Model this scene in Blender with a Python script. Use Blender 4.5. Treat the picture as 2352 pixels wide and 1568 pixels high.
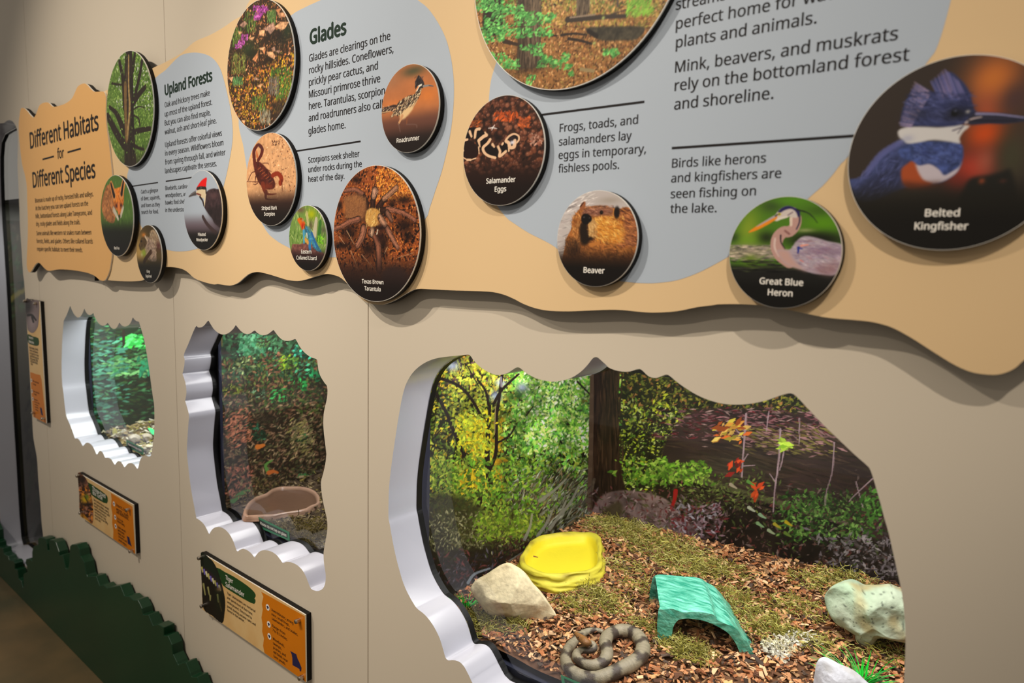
import bpy, bmesh, math, os, random
import numpy as np
from mathutils import Vector, Matrix
from mathutils.geometry import tessellate_polygon

for o in list(bpy.data.objects):
    bpy.data.objects.remove(o)
S = bpy.context.scene
COL = S.collection
rng = np.random.default_rng(7)
random.seed(7)

# ------------------------------------------------------------------ camera
W, H = 2352, 1568
F = 1600.2
CAM = np.array([0.0, -0.93, 1.58])
yaw, pitch, roll = math.radians(39.729), math.radians(-6.896), math.radians(1.462)
d_ = np.array([-math.sin(yaw)*math.cos(pitch), math.cos(yaw)*math.cos(pitch), math.sin(pitch)])
r0 = np.array([math.cos(yaw), math.sin(yaw), 0.0]); u0 = np.cross(r0, d_)
r_ = math.cos(roll)*r0 + math.sin(roll)*u0
u_ = -math.sin(roll)*r0 + math.cos(roll)*u0
cd = bpy.data.cameras.new('camera'); cam = bpy.data.objects.new('camera', cd); COL.objects.link(cam)
cam.matrix_world = Matrix(((r_[0], u_[0], -d_[0], CAM[0]), (r_[1], u_[1], -d_[1], CAM[1]), (r_[2], u_[2], -d_[2], CAM[2]), (0, 0, 0, 1)))
cd.sensor_fit = 'HORIZONTAL'; cd.sensor_width = 36.0; cd.lens = F/W*36.0; cd.clip_start = 0.02
cd.dof.use_dof = True; cd.dof.focus_distance = 1.5; cd.dof.aperture_fstop = 4.0
S.camera = cam
# ------------------------------------------------------------------ world, lights, exposure
S.view_settings.view_transform = 'Standard'; S.view_settings.look = 'None'
S.view_settings.gamma = 1.0; S.view_settings.use_curve_mapping = False; S.view_settings.exposure = 0.0
try:
    S.cycles.use_denoising = True
except Exception:
    pass
wd = bpy.data.worlds.new('room_light'); S.world = wd; wd.use_nodes = True
wd.node_tree.nodes['Background'].inputs[0].default_value = (1.0, 0.92, 0.82, 1)
wd.node_tree.nodes['Background'].inputs[1].default_value = 0.24

def lamp(name, kind, loc, target, power, color, size=0.2, spot=None, blend=0.5, sizey=None):
    l = bpy.data.lights.new(name, kind); o = bpy.data.objects.new(name, l); COL.objects.link(o)
    l.energy = power; l.color = color
    o.location = loc
    dv = Vector(target) - Vector(loc)
    o.rotation_euler = dv.to_track_quat('-Z', 'Y').to_euler()
    if kind == 'SPOT':
        l.spot_size = math.radians(spot); l.spot_blend = blend; l.shadow_soft_size = size
    if kind == 'AREA':
        l.shape = 'RECTANGLE'; l.size = size; l.size_y = sizey or size
    return o
WARM = (1.0, 0.90, 0.77)
lamp('ceiling_spot', 'SPOT', (-2.6, -1.85, 3.3), (-2.3, 0, 1.2), 168, WARM, 0.02, 74, 0.9)
lamp('ceiling_spot', 'SPOT', (-1.7, -1.65, 3.3), (-1.0, 0, 1.45), 168, WARM, 0.02, 52, 1.0)
lamp('ceiling_spot', 'SPOT', (0.5, -1.45, 3.3), (-0.22, 0, 2.0), 112, WARM, 0.02, 37, 0.7)
lamp('ceiling_spot', 'SPOT', (-0.9, -2.8, 3.2), (-1.4, 0, 1.5), 80, WARM, 0.04, 54, 1.0)

# ------------------------------------------------------------------ photo pixel <-> place
def ray(p):
    p = np.asarray(p, float).reshape(-1, 2)
    return np.outer((p[:, 0]-W/2)/F, r_) + np.outer((H/2-p[:, 1])/F, u_) + d_
def on_axis(p, ax, v):
    d = ray(p); t = (v-CAM[ax])/d[:, ax]
    return CAM + d*t[:, None]
def on_y(p, y): return on_axis(p, 1, y)
def on_z(p, z): return on_axis(p, 2, z)
def on_x(p, x): return on_axis(p, 0, x)
def on_plane(p, p0, n):
    d = ray(p); t = ((np.asarray(p0)-CAM) @ n)/(d @ n)
    return CAM + d*t[:, None]
def project(P):
    P = np.asarray(P, float).reshape(-1, 3)-CAM; z = P @ d_
    return np.stack([W/2+F*(P @ r_)/z, H/2-F*(P @ u_)/z], 1)
def Z(s, ox, oy, pts):
    a = np.array(pts, float).reshape(-1, 2); return np.stack([ox+a[:, 0]/s, oy+a[:, 1]/s], 1)
def smooth(p, n=4, closed=True):
    p = np.asarray(p, float); m = len(p); out = []
    for i in range(m if closed else m-1):
        if closed: a, b, c, d = p[(i-1) % m], p[i], p[(i+1) % m], p[(i+2) % m]
        else: a, b, c, d = p[max(i-1, 0)], p[i], p[i+1], p[min(i+2, m-1)]
        for k in range(n):
            t = k/n
            out.append(.5*((2*b)+(c-a)*t+(2*a-5*b+4*c-d)*t*t+(3*b-a-3*c+d)*t**3))
    if not closed: out.append(p[-1])
    return np.array(out)

# ------------------------------------------------------------------ materials
def s2l(c):
    c = np.asarray(c, float)/255.0
    return np.where(c <= 0.04045, c/12.92, ((c+0.055)/1.055)**2.4)
def mat(name, rgb, rough=0.5, metal=0.0, spec=0.4, var=0.06, scale=6.0, bump=0.0, bscale=80.0, rgb2=None, stretch=None):
    m = bpy.data.materials.new(name); m.use_nodes = True; nt = m.node_tree; b = nt.nodes['Principled BSDF']
    b.inputs['Roughness'].default_value = rough; b.inputs['Metallic'].default_value = metal
    b.inputs['Specular IOR Level'].default_value = spec
    c = s2l(rgb); c2 = s2l(rgb2) if rgb2 is not None else c*(1-var)
    tc = nt.nodes.new('ShaderNodeTexCoord'); no = nt.nodes.new('ShaderNodeTexNoise'); no.inputs['Scale'].default_value = scale; no.inputs['Detail'].default_value = 6
    rp = nt.nodes.new('ShaderNodeValToRGB'); rp.color_ramp.elements[0].color = (*c2, 1); rp.color_ramp.elements[1].color = (*c, 1)
    rp.color_ramp.elements[0].position = .35; rp.color_ramp.elements[1].position = .65
    src = tc.outputs['Object']
    if stretch:
        mp_ = nt.nodes.new('ShaderNodeMapping'); mp_.inputs['Scale'].default_value = stretch; nt.links.new(src, mp_.inputs['Vector']); src = mp_.outputs['Vector']
    nt.links.new(src, no.inputs['Vector']); nt.links.new(no.outputs['Fac'], rp.inputs['Fac']); nt.links.new(rp.outputs['Color'], b.inputs['Base Color'])
    if bump:
        n2 = nt.nodes.new('ShaderNodeTexNoise'); n2.inputs['Scale'].default_value = bscale; n2.inputs['Detail'].default_value = 5
        bp = nt.nodes.new('ShaderNodeBump'); bp.inputs['Strength'].default_value = bump; bp.inputs['Distance'].default_value = 0.004
        nt.links.new(tc.outputs['Object'], n2.inputs['Vector']); nt.links.new(n2.outputs['Fac'], bp.inputs['Height']); nt.links.new(bp.outputs['Normal'], b.inputs['Normal'])
    return m
def vmat(name, rough=0.5, spec=0.3, bump=0.0, bscale=200.0):
    m = bpy.data.materials.new(name); m.use_nodes = True; nt = m.node_tree; b = nt.nodes['Principled BSDF']
    a = nt.nodes.new('ShaderNodeAttribute'); a.attribute_name = 'Col'
    nt.links.new(a.outputs['Color'], b.inputs['Base Color'])
    b.inputs['Roughness'].default_value = rough; b.inputs['Specular IOR Level'].default_value = spec
    if bump:
        tc = nt.nodes.new('ShaderNodeTexCoord'); n2 = nt.nodes.new('ShaderNodeTexNoise'); n2.inputs['Scale'].default_value = bscale; n2.inputs['Detail'].default_value = 5
        bp = nt.nodes.new('ShaderNodeBump'); bp.inputs['Strength'].default_value = bump; bp.inputs['Distance'].default_value = 0.003
        nt.links.new(tc.outputs['Object'], n2.inputs['Vector']); nt.links.new(n2.outputs['Fac'], bp.inputs['Height']); nt.links.new(bp.outputs['Normal'], b.inputs['Normal'])
    return m
M_wall = mat('wall_paint', (208, 196, 177), 0.45, spec=0.3, var=0.02, scale=1.5)
M_tan = mat('tan_print', (224, 192, 146), 0.4, spec=0.25, var=0.06, scale=1.2)
M_tan2 = mat('orange_tan_print', (226, 174, 108), 0.4, spec=0.25, var=0.05, scale=1.5)
M_blue = mat('grey_blue_print', (176, 186, 198), 0.4, spec=0.25, var=0.04, scale=1.0)
M_white = mat('white_board_edge', (238, 232, 222), 0.4, var=0.02)
M_reveal = mat('white_reveal', (196, 196, 208), 0.22, spec=0.5, var=0.02, scale=2)
M_black = mat('black_foam', (24, 21, 18), 0.6, spec=0.2, var=0.15)
M_gasket = mat('black_gasket', (12, 12, 14), 0.5, spec=0.3)
M_navy = mat('dark_navy_frame', (40, 42, 58), 0.35, spec=0.4)
M_ink = mat('black_ink', (30, 26, 26), 0.45, spec=0.2, var=0.02)
M_greenink = mat('dark_green_ink', (26, 46, 36), 0.45, spec=0.2, var=0.02)
M_cap = mat('white_ink', (236, 230, 220), 0.45, spec=0.2, var=0.02)
M_bush = mat('green_lacquer', (15, 60, 35), 0.35, spec=0.4, var=0.15, scale=3)
M_floor = mat('polished_concrete', (128, 104, 70), 0.35, spec=0.4, rgb2=(84, 78, 56), scale=2.2, bump=0.15, bscale=14)
M_metal = mat('brushed_steel', (190, 180, 168), 0.25, metal=1.0, var=0.05)
M_orange = mat('orange_print', (206, 118, 12), 0.4, spec=0.25, var=0.06, scale=9)
M_cream = mat('cream_print', (222, 188, 132), 0.4, spec=0.25, rgb2=(214, 172, 112), scale=12)
M_brush = mat('green_brush_print', (34, 70, 32), 0.45, spec=0.2, var=0.1, scale=20)
M_state = mat('navy_print', (38, 36, 74), 0.45, spec=0.2)
M_print = vmat('photo_print', 0.4, 0.25)
M_lid = mat('tank_lid', (30, 30, 30), 0.6)
M_tankgrey = mat('grey_tank_lining', (120, 122, 112), 0.5, var=0.1)
M_sticker = mat('green_sticker', (52, 116, 84), 0.45, var=0.05)
M_stickerdk = mat('dark_sticker_band', (38, 52, 46), 0.45, var=0.05)
def glassmat():
    m = bpy.data.materials.new('pane_glass'); m.use_nodes = True; nt = m.node_tree; nt.nodes.clear()
    out = nt.nodes.new('ShaderNodeOutputMaterial'); mx = nt.nodes.new('ShaderNodeMixShader'); tr = nt.nodes.new('ShaderNodeBsdfTransparent'); gl = nt.nodes.new('ShaderNodeBsdfGlossy')
    fr = nt.nodes.new('ShaderNodeFresnel'); fr.inputs['IOR'].default_value = 1.5
    tr.inputs[0].default_value = (0.97, 0.99, 0.98, 1); gl.inputs['Roughness'].default_value = 0.01
    nt.links.new(fr.outputs[0], mx.inputs[0]); nt.links.new(tr.outputs[0], mx.inputs[1]); nt.links.new(gl.outputs[0], mx.inputs[2]); nt.links.new(mx.outputs[0], out.inputs[0])
    return m
M_glass = glassmat()

# ------------------------------------------------------------------ objects
def thing(name, label, cat, loc=(0, 0, 0), group=None):
    o = bpy.data.objects.new(name, None); COL.objects.link(o); o.location = loc; o.empty_display_size = 0.05
    o['label'] = label; o['category'] = cat
    if group: o['group'] = group
    return o
def tag(o, label=None, cat=None, group=None, kind=None):
    if label: o['label'] = label
    if cat: o['category'] = cat
    if group: o['group'] = group
    if kind: o['kind'] = kind
    return o
def obj(name, v, f, mats, parent=None, smoothf=False, fm=None, col=None):
    v = np.asarray(v, float)
    p = parent
    while p is not None:
        v = v-np.array(ORG.get(p.name, (0, 0, 0))); p = p.parent
    me = bpy.data.meshes.new(name)
    me.from_pydata(v.tolist(), [], f if isinstance(f, list) else f.tolist())
    for m in (mats if isinstance(mats, (list, tuple)) else [mats]): me.materials.append(m)
    if fm is not None: me.polygons.foreach_set('material_index', np.asarray(fm, np.int32))
    if smoothf: me.polygons.foreach_set('use_smooth', np.ones(len(me.polygons), bool))
    if col is not None:
        at = me.color_attributes.new('Col', 'FLOAT_COLOR', 'POINT')
        c = np.ones((len(v), 4), np.float32); c[:, :3] = col; at.data.foreach_set('color', c.ravel())
    me.update()
    o = bpy.data.objects.new(name, me); COL.objects.link(o)
    if parent is not None: o.parent = parent
    return o
ORG = {}
def thing_at(name, label, cat, loc, group=None):
    t = thing(name, label, cat, loc, group); ORG[t.name] = np.array(loc, float); return t
def area2(p):
    x, y = p[:, 0], p[:, 1]; return .5*np.sum(x*np.roll(y, -1)-np.roll(x, -1)*y)
def slab_geo(out, yf, yb, holes=(), back=True, rims=True):
    """outline (x,z) -> front face at yf, sides to yb"""
    out = np.asarray(out, float)[:, [0, 1]]
    if area2(out) < 0: out = out[::-1]
    hs = [(h[::-1] if area2(h) > 0 else h) for h in [np.asarray(h, float) for h in holes]]
    loops = [out]+hs; allp = np.concatenate(loops); n = len(allp)
    tri = tessellate_polygon([[Vector((p[0], p[1], 0)) for p in L] for L in loops])
    v = np.concatenate([np.stack([allp[:, 0], np.full(n, yf), allp[:, 1]], 1), np.stack([allp[:, 0], np.full(n, yb), allp[:, 1]], 1)])
    f = []
    for a, b, c in tri:
        A, B, C = allp[a], allp[b], allp[c]
        cr = (B[0]-A[0])*(C[1]-A[1])-(B[1]-A[1])*(C[0]-A[0])
        if abs(cr) < 1e-12: continue
        t = (a, b, c) if cr > 0 else (a, c, b)
        f.append(t)
        if back: f.append((t[0]+n, t[2]+n, t[1]+n))
    i0 = 0
    for L in (loops if rims else loops[:1]):
        m = len(L)
        for k in range(m):
            a, b = i0+k, i0+(k+1) % m
            f.append((a, a+n, b+n, b))
        i0 += m
    return v, f
def flat_geo(out, y):
    v, f = slab_geo(out, y, y+1e-4, back=False); n = len(v)//2
    return v[:n], [t for t in f if len(t) == 3]
def merge(geos):
    V, Fs, fm, o = [], [], [], 0
    for v, f, m in geos:
        V.append(v); Fs += [tuple(i+o for i in t) for t in f]; fm += [m]*len(f); o += len(v)
    return np.concatenate(V), Fs, fm
def box_geo(lo, hi):
    x0, y0, z0 = lo; x1, y1, z1 = hi
    v = np.array([(x0, y0, z0), (x1, y0, z0), (x1, y1, z0), (x0, y1, z0), (x0, y0, z1), (x1, y0, z1), (x1, y1, z1), (x0, y1, z1)], float)
    return v, [(0, 3, 2, 1), (4, 5, 6, 7), (0, 1, 5, 4), (1, 2, 6, 5), (2, 3, 7, 6), (3, 0, 4, 7)]
def tube_geo(path, rad, n=8, cap=True):
    path = np.asarray(path, float); m = len(path); rad = np.broadcast_to(np.asarray(rad, float), (m,))
    tg = np.gradient(path, axis=0); tg /= np.linalg.norm(tg, axis=1)[:, None]+1e-12
    v = []; up = np.array([0, 0, 1.0])
    for i in range(m):
        s = np.cross(tg[i], up)
        if np.linalg.norm(s) < 1e-3: s = np.cross(tg[i], [1.0, 0, 0])
        s /= np.linalg.norm(s); w = np.cross(s, tg[i])
        for k in range(n):
            a = 2*math.pi*k/n; v.append(path[i]+rad[i]*(math.sin(a)*s+math.cos(a)*w))
    f = [(i*n+k, i*n+(k+1) % n, (i+1)*n+(k+1) % n, (i+1)*n+k) for i in range(m-1) for k in range(n)]
    if cap: f += [tuple(range(n))[::-1], tuple(range((m-1)*n, m*n))]
    return np.array(v), f

# ------------------------------------------------------------------ lettering
def load_font():
    for base in (bpy.utils.system_resource('DATAFILES'), ):
        for nm in ('NotoSansHebrew-Regular.woff2', 'NotoSansKhmer-VariableFont_wdth,wght.woff2'):
            try:
                p = os.path.join(base, 'fonts', nm)
                if os.path.exists(p): return bpy.data.fonts.load(p)
            except Exception: pass
    return None
FONT = load_font()
def text_geo(s, bold=0.0):
    c = bpy.data.curves.new('t', 'FONT'); c.body = s; c.resolution_u = 3
    if FONT: c.font = FONT
    o = bpy.data.objects.new('t', c); COL.objects.link(o)
    me = o.to_mesh()
    v = np.array([w.co[:2] for w in me.vertices]); f = [tuple(p.vertices) for p in me.polygons]
    o.to_mesh_clear(); bpy.data.objects.remove(o); bpy.data.curves.remove(c)
    return v, f
def lines_geo(lines, y, size=None, bold=0.0):
    """lines: (string, px start of baseline, px end). Letters lie on plane y."""
    info = []
    for s, a, b in lines:
        P = on_y([a, b], y); v, f = text_geo(s, bold)
        info.append((v, f, P, np.linalg.norm(P[1]-P[0])/(v[:, 0].max()-v[:, 0].min())))
    sz = size or float(np.median([i[3] for i in info]))
    g = []
    for v, f, P, sx in info:
        e = P[1]-P[0]; e[2] *= 0.5; e /= np.linalg.norm(e)
        x = (v[:, 0]-v[:, 0].min())*sx; z = v[:, 1]*sz
        b = (bold or .013)*1.5*sz                          # heavier stems: the outlines set again a hair apart
        for k, (dx, dz) in enumerate([(0, 0), (b, 0)]+([(b/2, b*.4), (b/2, -b*.4)] if bold else [])):
            g.append((P[0]+np.outer(x+dx, e)+np.outer(z+dz, [0, 0, 1.0])-[0, k*.00004, 0], f, 0))
    return merge(g)
def lettering(lines, y, parent, m=None, size=None, bold=0.0, name='lettering'):
    v, f, _ = lines_geo(lines, y, size, bold)
    return obj(name, v, f, m or M_ink, parent)
def bar_geo(a, b, w, y):
    P = on_y([a, b], y); w = w/2
    return np.array([P[0]-[0, 0, w], P[1]-[0, 0, w], P[1]+[0, 0, w], P[0]+[0, 0, w]]), [(0, 1, 2, 3)]

# ------------------------------------------------------------------ painted prints (colour per vertex)
def vnoise(h, w, cell, r):
    gh, gw = int(h/cell)+3, int(w/cell)+3; g = r.random((gh, gw))
    y = np.arange(h)/cell; x = np.arange(w)/cell; yi = y.astype(int); xi = x.astype(int)
    fy = (y-yi)[:, None]; fx = (x-xi)[None]; fy = fy*fy*(3-2*fy); fx = fx*fx*(3-2*fx)
    a = g[yi][:, xi]; b = g[yi][:, xi+1]; c = g[yi+1][:, xi]; d = g[yi+1][:, xi+1]
    return (a*(1-fx)+b*fx)*(1-fy)+(c*(1-fx)+d*fx)*fy
def fbm(h, w, cell, r, o=4):
    s = 0; t = 0
    for i in range(o):
        s = s+vnoise(h, w, max(cell/2**i, 1.2), r)*.55**i; t += .55**i
    return s/t
def blur(a, n):
    n = int(round(n))
    if n < 1: return a
    for _ in range(2):
        for ax in (0, 1):
            p = np.pad(a, [(n+1, n) if i == ax else (0, 0) for i in range(a.ndim)], mode='edge')
            c = np.cumsum(p, axis=ax); L = a.shape[ax]
            a = (np.take(c, range(2*n+1, 2*n+1+L), ax)-np.take(c, range(0, L), ax))/(2*n+1)
    return a
class Pic:
    def __init__(s, w, h, fn, k, seed=1):
        s.w, s.h, s.fn, s.k = w, h, fn, k; s.a = np.zeros((h, w, 3)); s.r = np.random.default_rng(seed); s.zs = (1, 0, 0); s.lsc = s.nsc = 1.0; s.js = 0.0
    def zoom(s, sc, ox, oy): s.zs = (sc, ox, oy); return s
    def c(s, pts): return s.fn(Z(*s.zs, pts))
    def u(s, w): return w*s.k/s.zs[0]
    def fill(s, col): s.a[:] = col
    def mix(s, m, col, sl=None):
        t = s.a if sl is None else s.a[sl]
        t += m[..., None]*(np.asarray(col, float)-t)
    def mask(s, pts, curve=True, soft=0):
        p = s.c(pts)
        if curve: p = smooth(p, 4)
        x0, x1 = int(max(p[:, 0].min()-4-3*soft, 0)), int(min(p[:, 0].max()+5+3*soft, s.w)); y0, y1 = int(max(p[:, 1].min()-4-3*soft, 0)), int(min(p[:, 1].max()+5+3*soft, s.h))
        if x1 <= x0 or y1 <= y0: return None, None
        X = np.arange(x0, x1)+.5; Y = np.arange(y0, y1)+.5; m = np.zeros((len(Y), len(X)), bool)
        q = np.roll(p, -1, 0)
        for (ax, ay), (bx, by) in zip(p, q):
            if ay == by: continue
            rows = np.nonzero((ay > Y) != (by > Y))[0]
            if len(rows):
                xi = ax+(Y[rows]-ay)/(by-ay)*(bx-ax); m[rows] ^= X[None] < xi[:, None]
        m = m.astype(float)
        if soft: m = blur(m, soft)
        return m, (slice(y0, y1), slice(x0, x1))
    def poly(s, pts, col, soft=1, a=1.0, curve=True, mott=0):
        m, sl = s.mask(pts, curve, soft)
        if m is None: return
        s.mix(m*a, col, sl)
        if mott:
            n = fbm(*m.shape, s.u(mott) if mott > 1 else 6, s.r)[..., None]; s.a[sl] *= 1+(n-.5)*m[..., None]*1.0
    def blob(s, x, y, rx, ry, col, a=1.0, p=1.0):
        q = s.c([(x, y), (x+rx, y), (x, y+ry)]); c = q[0]; ex = max(np.linalg.norm(q[1]-c), .8); ey = max(np.linalg.norm(q[2]-c), .8); R = 1.9*max(ex, ey)
        x0, x1 = int(max(c[0]-R, 0)), int(min(c[0]+R+1, s.w)); y0, y1 = int(max(c[1]-R, 0)), int(min(c[1]+R+1, s.h))
        if x1 <= x0 or y1 <= y0: return
        X = (np.arange(x0, x1)+.5-c[0])/ex; Y = (np.arange(y0, y1)+.5-c[1])/ey
        d = X[None]**2+Y[:, None]**2
        m = np.exp(-d**p*1.2) if p <= 1.5 else 1/(1+np.exp((d-1)*p*2))
        s.mix(m*a, col, (slice(y0, y1), slice(x0, x1)))
    def seg(s, a, b, w0, w1, col, al=1.0, sf=1.0):
        R = max(w0, w1)/2+2*sf+1
        x0, x1 = int(max(min(a[0], b[0])-R, 0)), int(min(max(a[0], b[0])+R+1, s.w)); y0, y1 = int(max(min(a[1], b[1])-R, 0)), int(min(max(a[1], b[1])+R+1, s.h))
        if x1 <= x0 or y1 <= y0: return
        X = np.arange(x0, x1)[None]+.5-a[0]; Y = np.arange(y0, y1)[:, None]+.5-a[1]; d = b-a; L = d@d+1e-9
        t = np.clip((X*d[0]+Y*d[1])/L, 0, 1); D = np.hypot(X-t*d[0], Y-t*d[1])
        m = np.clip(((w0+(w1-w0)*t)/2-D)/sf+.5, 0, 1); s.mix(m*al, col, (slice(y0, y1), slice(x0, x1)))
    def stroke(s, pts, w, col, w2=None, al=1.0, sf=1.0):
        z = smooth(np.array(pts, float), 5, False); w2 = w if w2 is None else w2; n = len(z)-1
        t = np.gradient(z, axis=0); t /= np.linalg.norm(t, axis=1)[:, None]+1e-9; nn = np.stack([-t[:, 1], t[:, 0]], 1)*(np.linspace(w, w2, n+1)/2)[:, None]
        p = s.c(z); a_, b_ = s.c(z+nn), s.c(z-nn); tc = np.gradient(p, axis=0); tc /= np.linalg.norm(tc, axis=1)[:, None]+1e-9
        ww = np.abs((a_-b_)[:, 0]*tc[:, 1]-(a_-b_)[:, 1]*tc[:, 0])
        for i in range(n): s.seg(p[i], p[i+1], ww[i], ww[i+1], col, al, sf)
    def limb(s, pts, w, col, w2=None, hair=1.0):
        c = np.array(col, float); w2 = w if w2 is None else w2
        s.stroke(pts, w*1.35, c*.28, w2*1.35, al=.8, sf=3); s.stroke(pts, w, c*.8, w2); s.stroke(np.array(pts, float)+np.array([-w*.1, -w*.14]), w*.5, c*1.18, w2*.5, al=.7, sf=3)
        z = smooth(np.array(pts, float), 14, False); n = len(z)
        for i in range(n-1):
            d = z[i+1]-z[i]; d /= np.linalg.norm(d)+1e-9; nn = np.array([-d[1], d[0]]); ww = w+(w2-w)*i/n
            for sd in (-1, 1):
                a = z[i]+nn*sd*ww*s.r.uniform(.1, .5); b = a+nn*sd*ww*.28*hair+d*ww*.5
                q = s.c([a, b]); s.seg(q[0], q[1], 1.6, .6, c*s.r.choice([.5, .9, 1.35]), .8)
    def leaves(s, box, n, L, wr, pal, ang=None, jit=.35, al=.95, inside=None, dens=None):
        """scatter n leaf-shaped dabs in a box (x0,y0,x1,y1)"""
        x0, y0, x1, y1 = box; pal = np.array(pal, float); n = int(n*s.nsc); L = L*s.lsc
        P = np.stack([s.r.uniform(x0, x1, n), s.r.uniform(y0, y1, n)], 1)
        P = P+s.r.normal(0, 1, (n, 2))*s.js*np.array([x1-x0, y1-y0])
        if dens is not None: P = P[s.r.random(n) < dens(P[:, 0], P[:, 1])]
        C = s.c(P); Ls = s.u(L)*(0.5+s.r.random(len(P)))
        mk = None
        if inside is not None:
            m, sl = s.mask(inside); mk = np.zeros((s.h, s.w)); mk[sl] = m
        for c, l in zip(C, Ls):
            xi, yi = int(c[0]), int(c[1])
            if not (0 <= xi < s.w and 0 <= yi < s.h): continue
            if mk is not None and mk[yi, xi] < .5: continue
            th = (s.r.uniform(0, math.pi) if ang is None else math.radians(ang)+s.r.normal(0, jit))
            dv = np.array([math.cos(th), -math.sin(th)])*l/2
            col = pal[s.r.integers(len(pal))]*(0.75+.5*s.r.random())
            w = max(l*wr, .9); s.seg(c-dv, c, w*.3, w, col, al); s.seg(c, c+dv, w, w*.25, col, al)
    def fade(s, r0, r1, col, a=1.0):
        t = np.clip((np.arange(s.h)/s.h-r0)/(r1-r0), 0, 1); t = t*t*(3-2*t)
        s.mix(np.repeat(t[:, None], s.w, 1)*a, col)
    def mott(s, cell, amt):
        n = fbm(s.h, s.w, cell, s.r)[..., None]; s.a *= 1+(n-.5)*2*amt
    def sample(s, q, gain=1.0):
        x = np.clip(q[:, 0]-.5, 0, s.w-1.001); y = np.clip(q[:, 1]-.5, 0, s.h-1.001); xi = x.astype(int); yi = y.astype(int); fx = (x-xi)[:, None]; fy = (y-yi)[:, None]
        L = s2l(np.clip(s.a, 0, 255))
        c = (L[yi, xi]*(1-fx)+L[yi, xi+1]*fx)*(1-fy)+(L[yi+1, xi]*(1-fx)+L[yi+1, xi+1]*fx)*fy
        return np.clip(c*gain, 0, .95)

# ================================================================== wall with cut-out windows
YG = 0.08          # depth of the window reveals
def xz(p, y=0.0): return on_y(p, y)[:, [0, 2]]
xA = float(np.mean(on_y([(66.3, 245), (84.5, 644), (127, 1225)], 0)[:, 0]))
xB = float(np.mean(on_y([(383, 130), (394, 661), (417, 1229)], 0)[:, 0]))
xC = float(np.mean(on_y([(839.5, 691), (845, 1190), (852, 1563)], 0)[:, 0]))
w1 = np.concatenate([Z(7.84, 130, 690, [(130,360),(180,260),(220,160),(245,98),(265,150),(310,240),(360,295),(400,303),(440,275),(470,220),(500,148),(520,190),(560,245),(600,262),(635,248),(660,226),(680,280),(730,370),(780,430),(835,455),(880,440),(918,402),(940,430),(985,490),(1035,510),(1075,495),(1105,450),(1132,398),(1155,430),(1200,463),(1250,465),(1300,440),(1340,385),(1372,308),(1400,340),(1440,370),(1480,382),(1500,440),(1560,640),(1610,880),(1650,1130),(1685,1370),(1710,1568)]),
    Z(7.84, 130, 880, [(1730,220),(1755,380),(1762,560),(1762,760),(1750,960),(1730,1120),(1710,1250),(1690,1310),(1650,1315),(1610,1298),(1570,1305),(1530,1335),(1500,1390),(1480,1470),(1455,1536),(1410,1475),(1360,1440),(1310,1435),(1270,1455),(1225,1508),(1200,1470),(1160,1415),(1115,1398),(1085,1415),(1050,1464),(1020,1420),(980,1365),(930,1340),(885,1342),(865,1320),(840,1260),(795,1215),(760,1230),(725,1282),(700,1230),(660,1150),(610,1090),(555,1068),(515,1085),(475,1128),(445,1080),(410,1020),(370,990),(330,990),(300,900),(240,740),(180,600),(150,420),(120,150),(100,0)]),
    Z(7.84, 130, 690, [(90,1200),(95,900),(105,650),(125,400)])])
w2 = np.concatenate([Z(4.9, 400, 720, [(110,460),(160,340),(240,150),(270,156),(310,152),(345,125),(383,80),(405,110),(440,165),(480,205),(530,232),(580,232),(630,205),(670,165),(693,132),(715,155),(750,195),(790,223),(830,230),(865,218),(905,190),(930,212),(970,237),(1010,243),(1055,230),(1090,205),(1118,185),(1135,205),(1165,245),(1205,285),(1250,305),(1300,305),(1330,297),(1362,286),(1378,305),(1410,365),(1450,420),(1500,465),(1550,495),(1590,507),(1610,525),(1615,570),(1625,640),(1650,710),(1690,775),(1715,805),(1722,830),(1726,880),(1718,960),(1700,1040),(1683,1130),(1678,1230),(1685,1340),(1697,1440),(1712,1568)]),
    Z(4.753, 400, 1040, [(1660,30),(1650,120),(1625,230),(1608,290),(1603,350),(1610,430),(1625,530),(1650,640),(1670,740),(1672,830),(1660,920),(1645,1000),(1632,1080),(1632,1150),(1640,1230),(1655,1330),(1652,1400),(1640,1450),(1610,1490),(1570,1505),(1530,1500),(1500,1485),(1480,1455),(1455,1390),(1420,1310),(1370,1245),(1310,1205),(1250,1187),(1215,1190),(1185,1198),(1160,1165),(1120,1115),(1070,1080),(1010,1062),(960,1063),(920,1085),(895,1115),(878,1138),(855,1110),(820,1075),(780,1052),(745,1045),(715,1058),(690,1074),(670,1030),(640,950),(600,880),(550,830),(500,808),(460,808),(425,825),(400,855),(383,884),(365,850),(340,800),(300,750),(250,715),(240,700),(215,560),(185,400),(160,200),(140,0)]),
    Z(4.9, 400, 720, [(148,1430),(160,1250),(168,1150),(150,1070),(125,985),(128,960),(138,880),(125,770),(95,680),(100,655),(113,590),(118,520)])])
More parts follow.
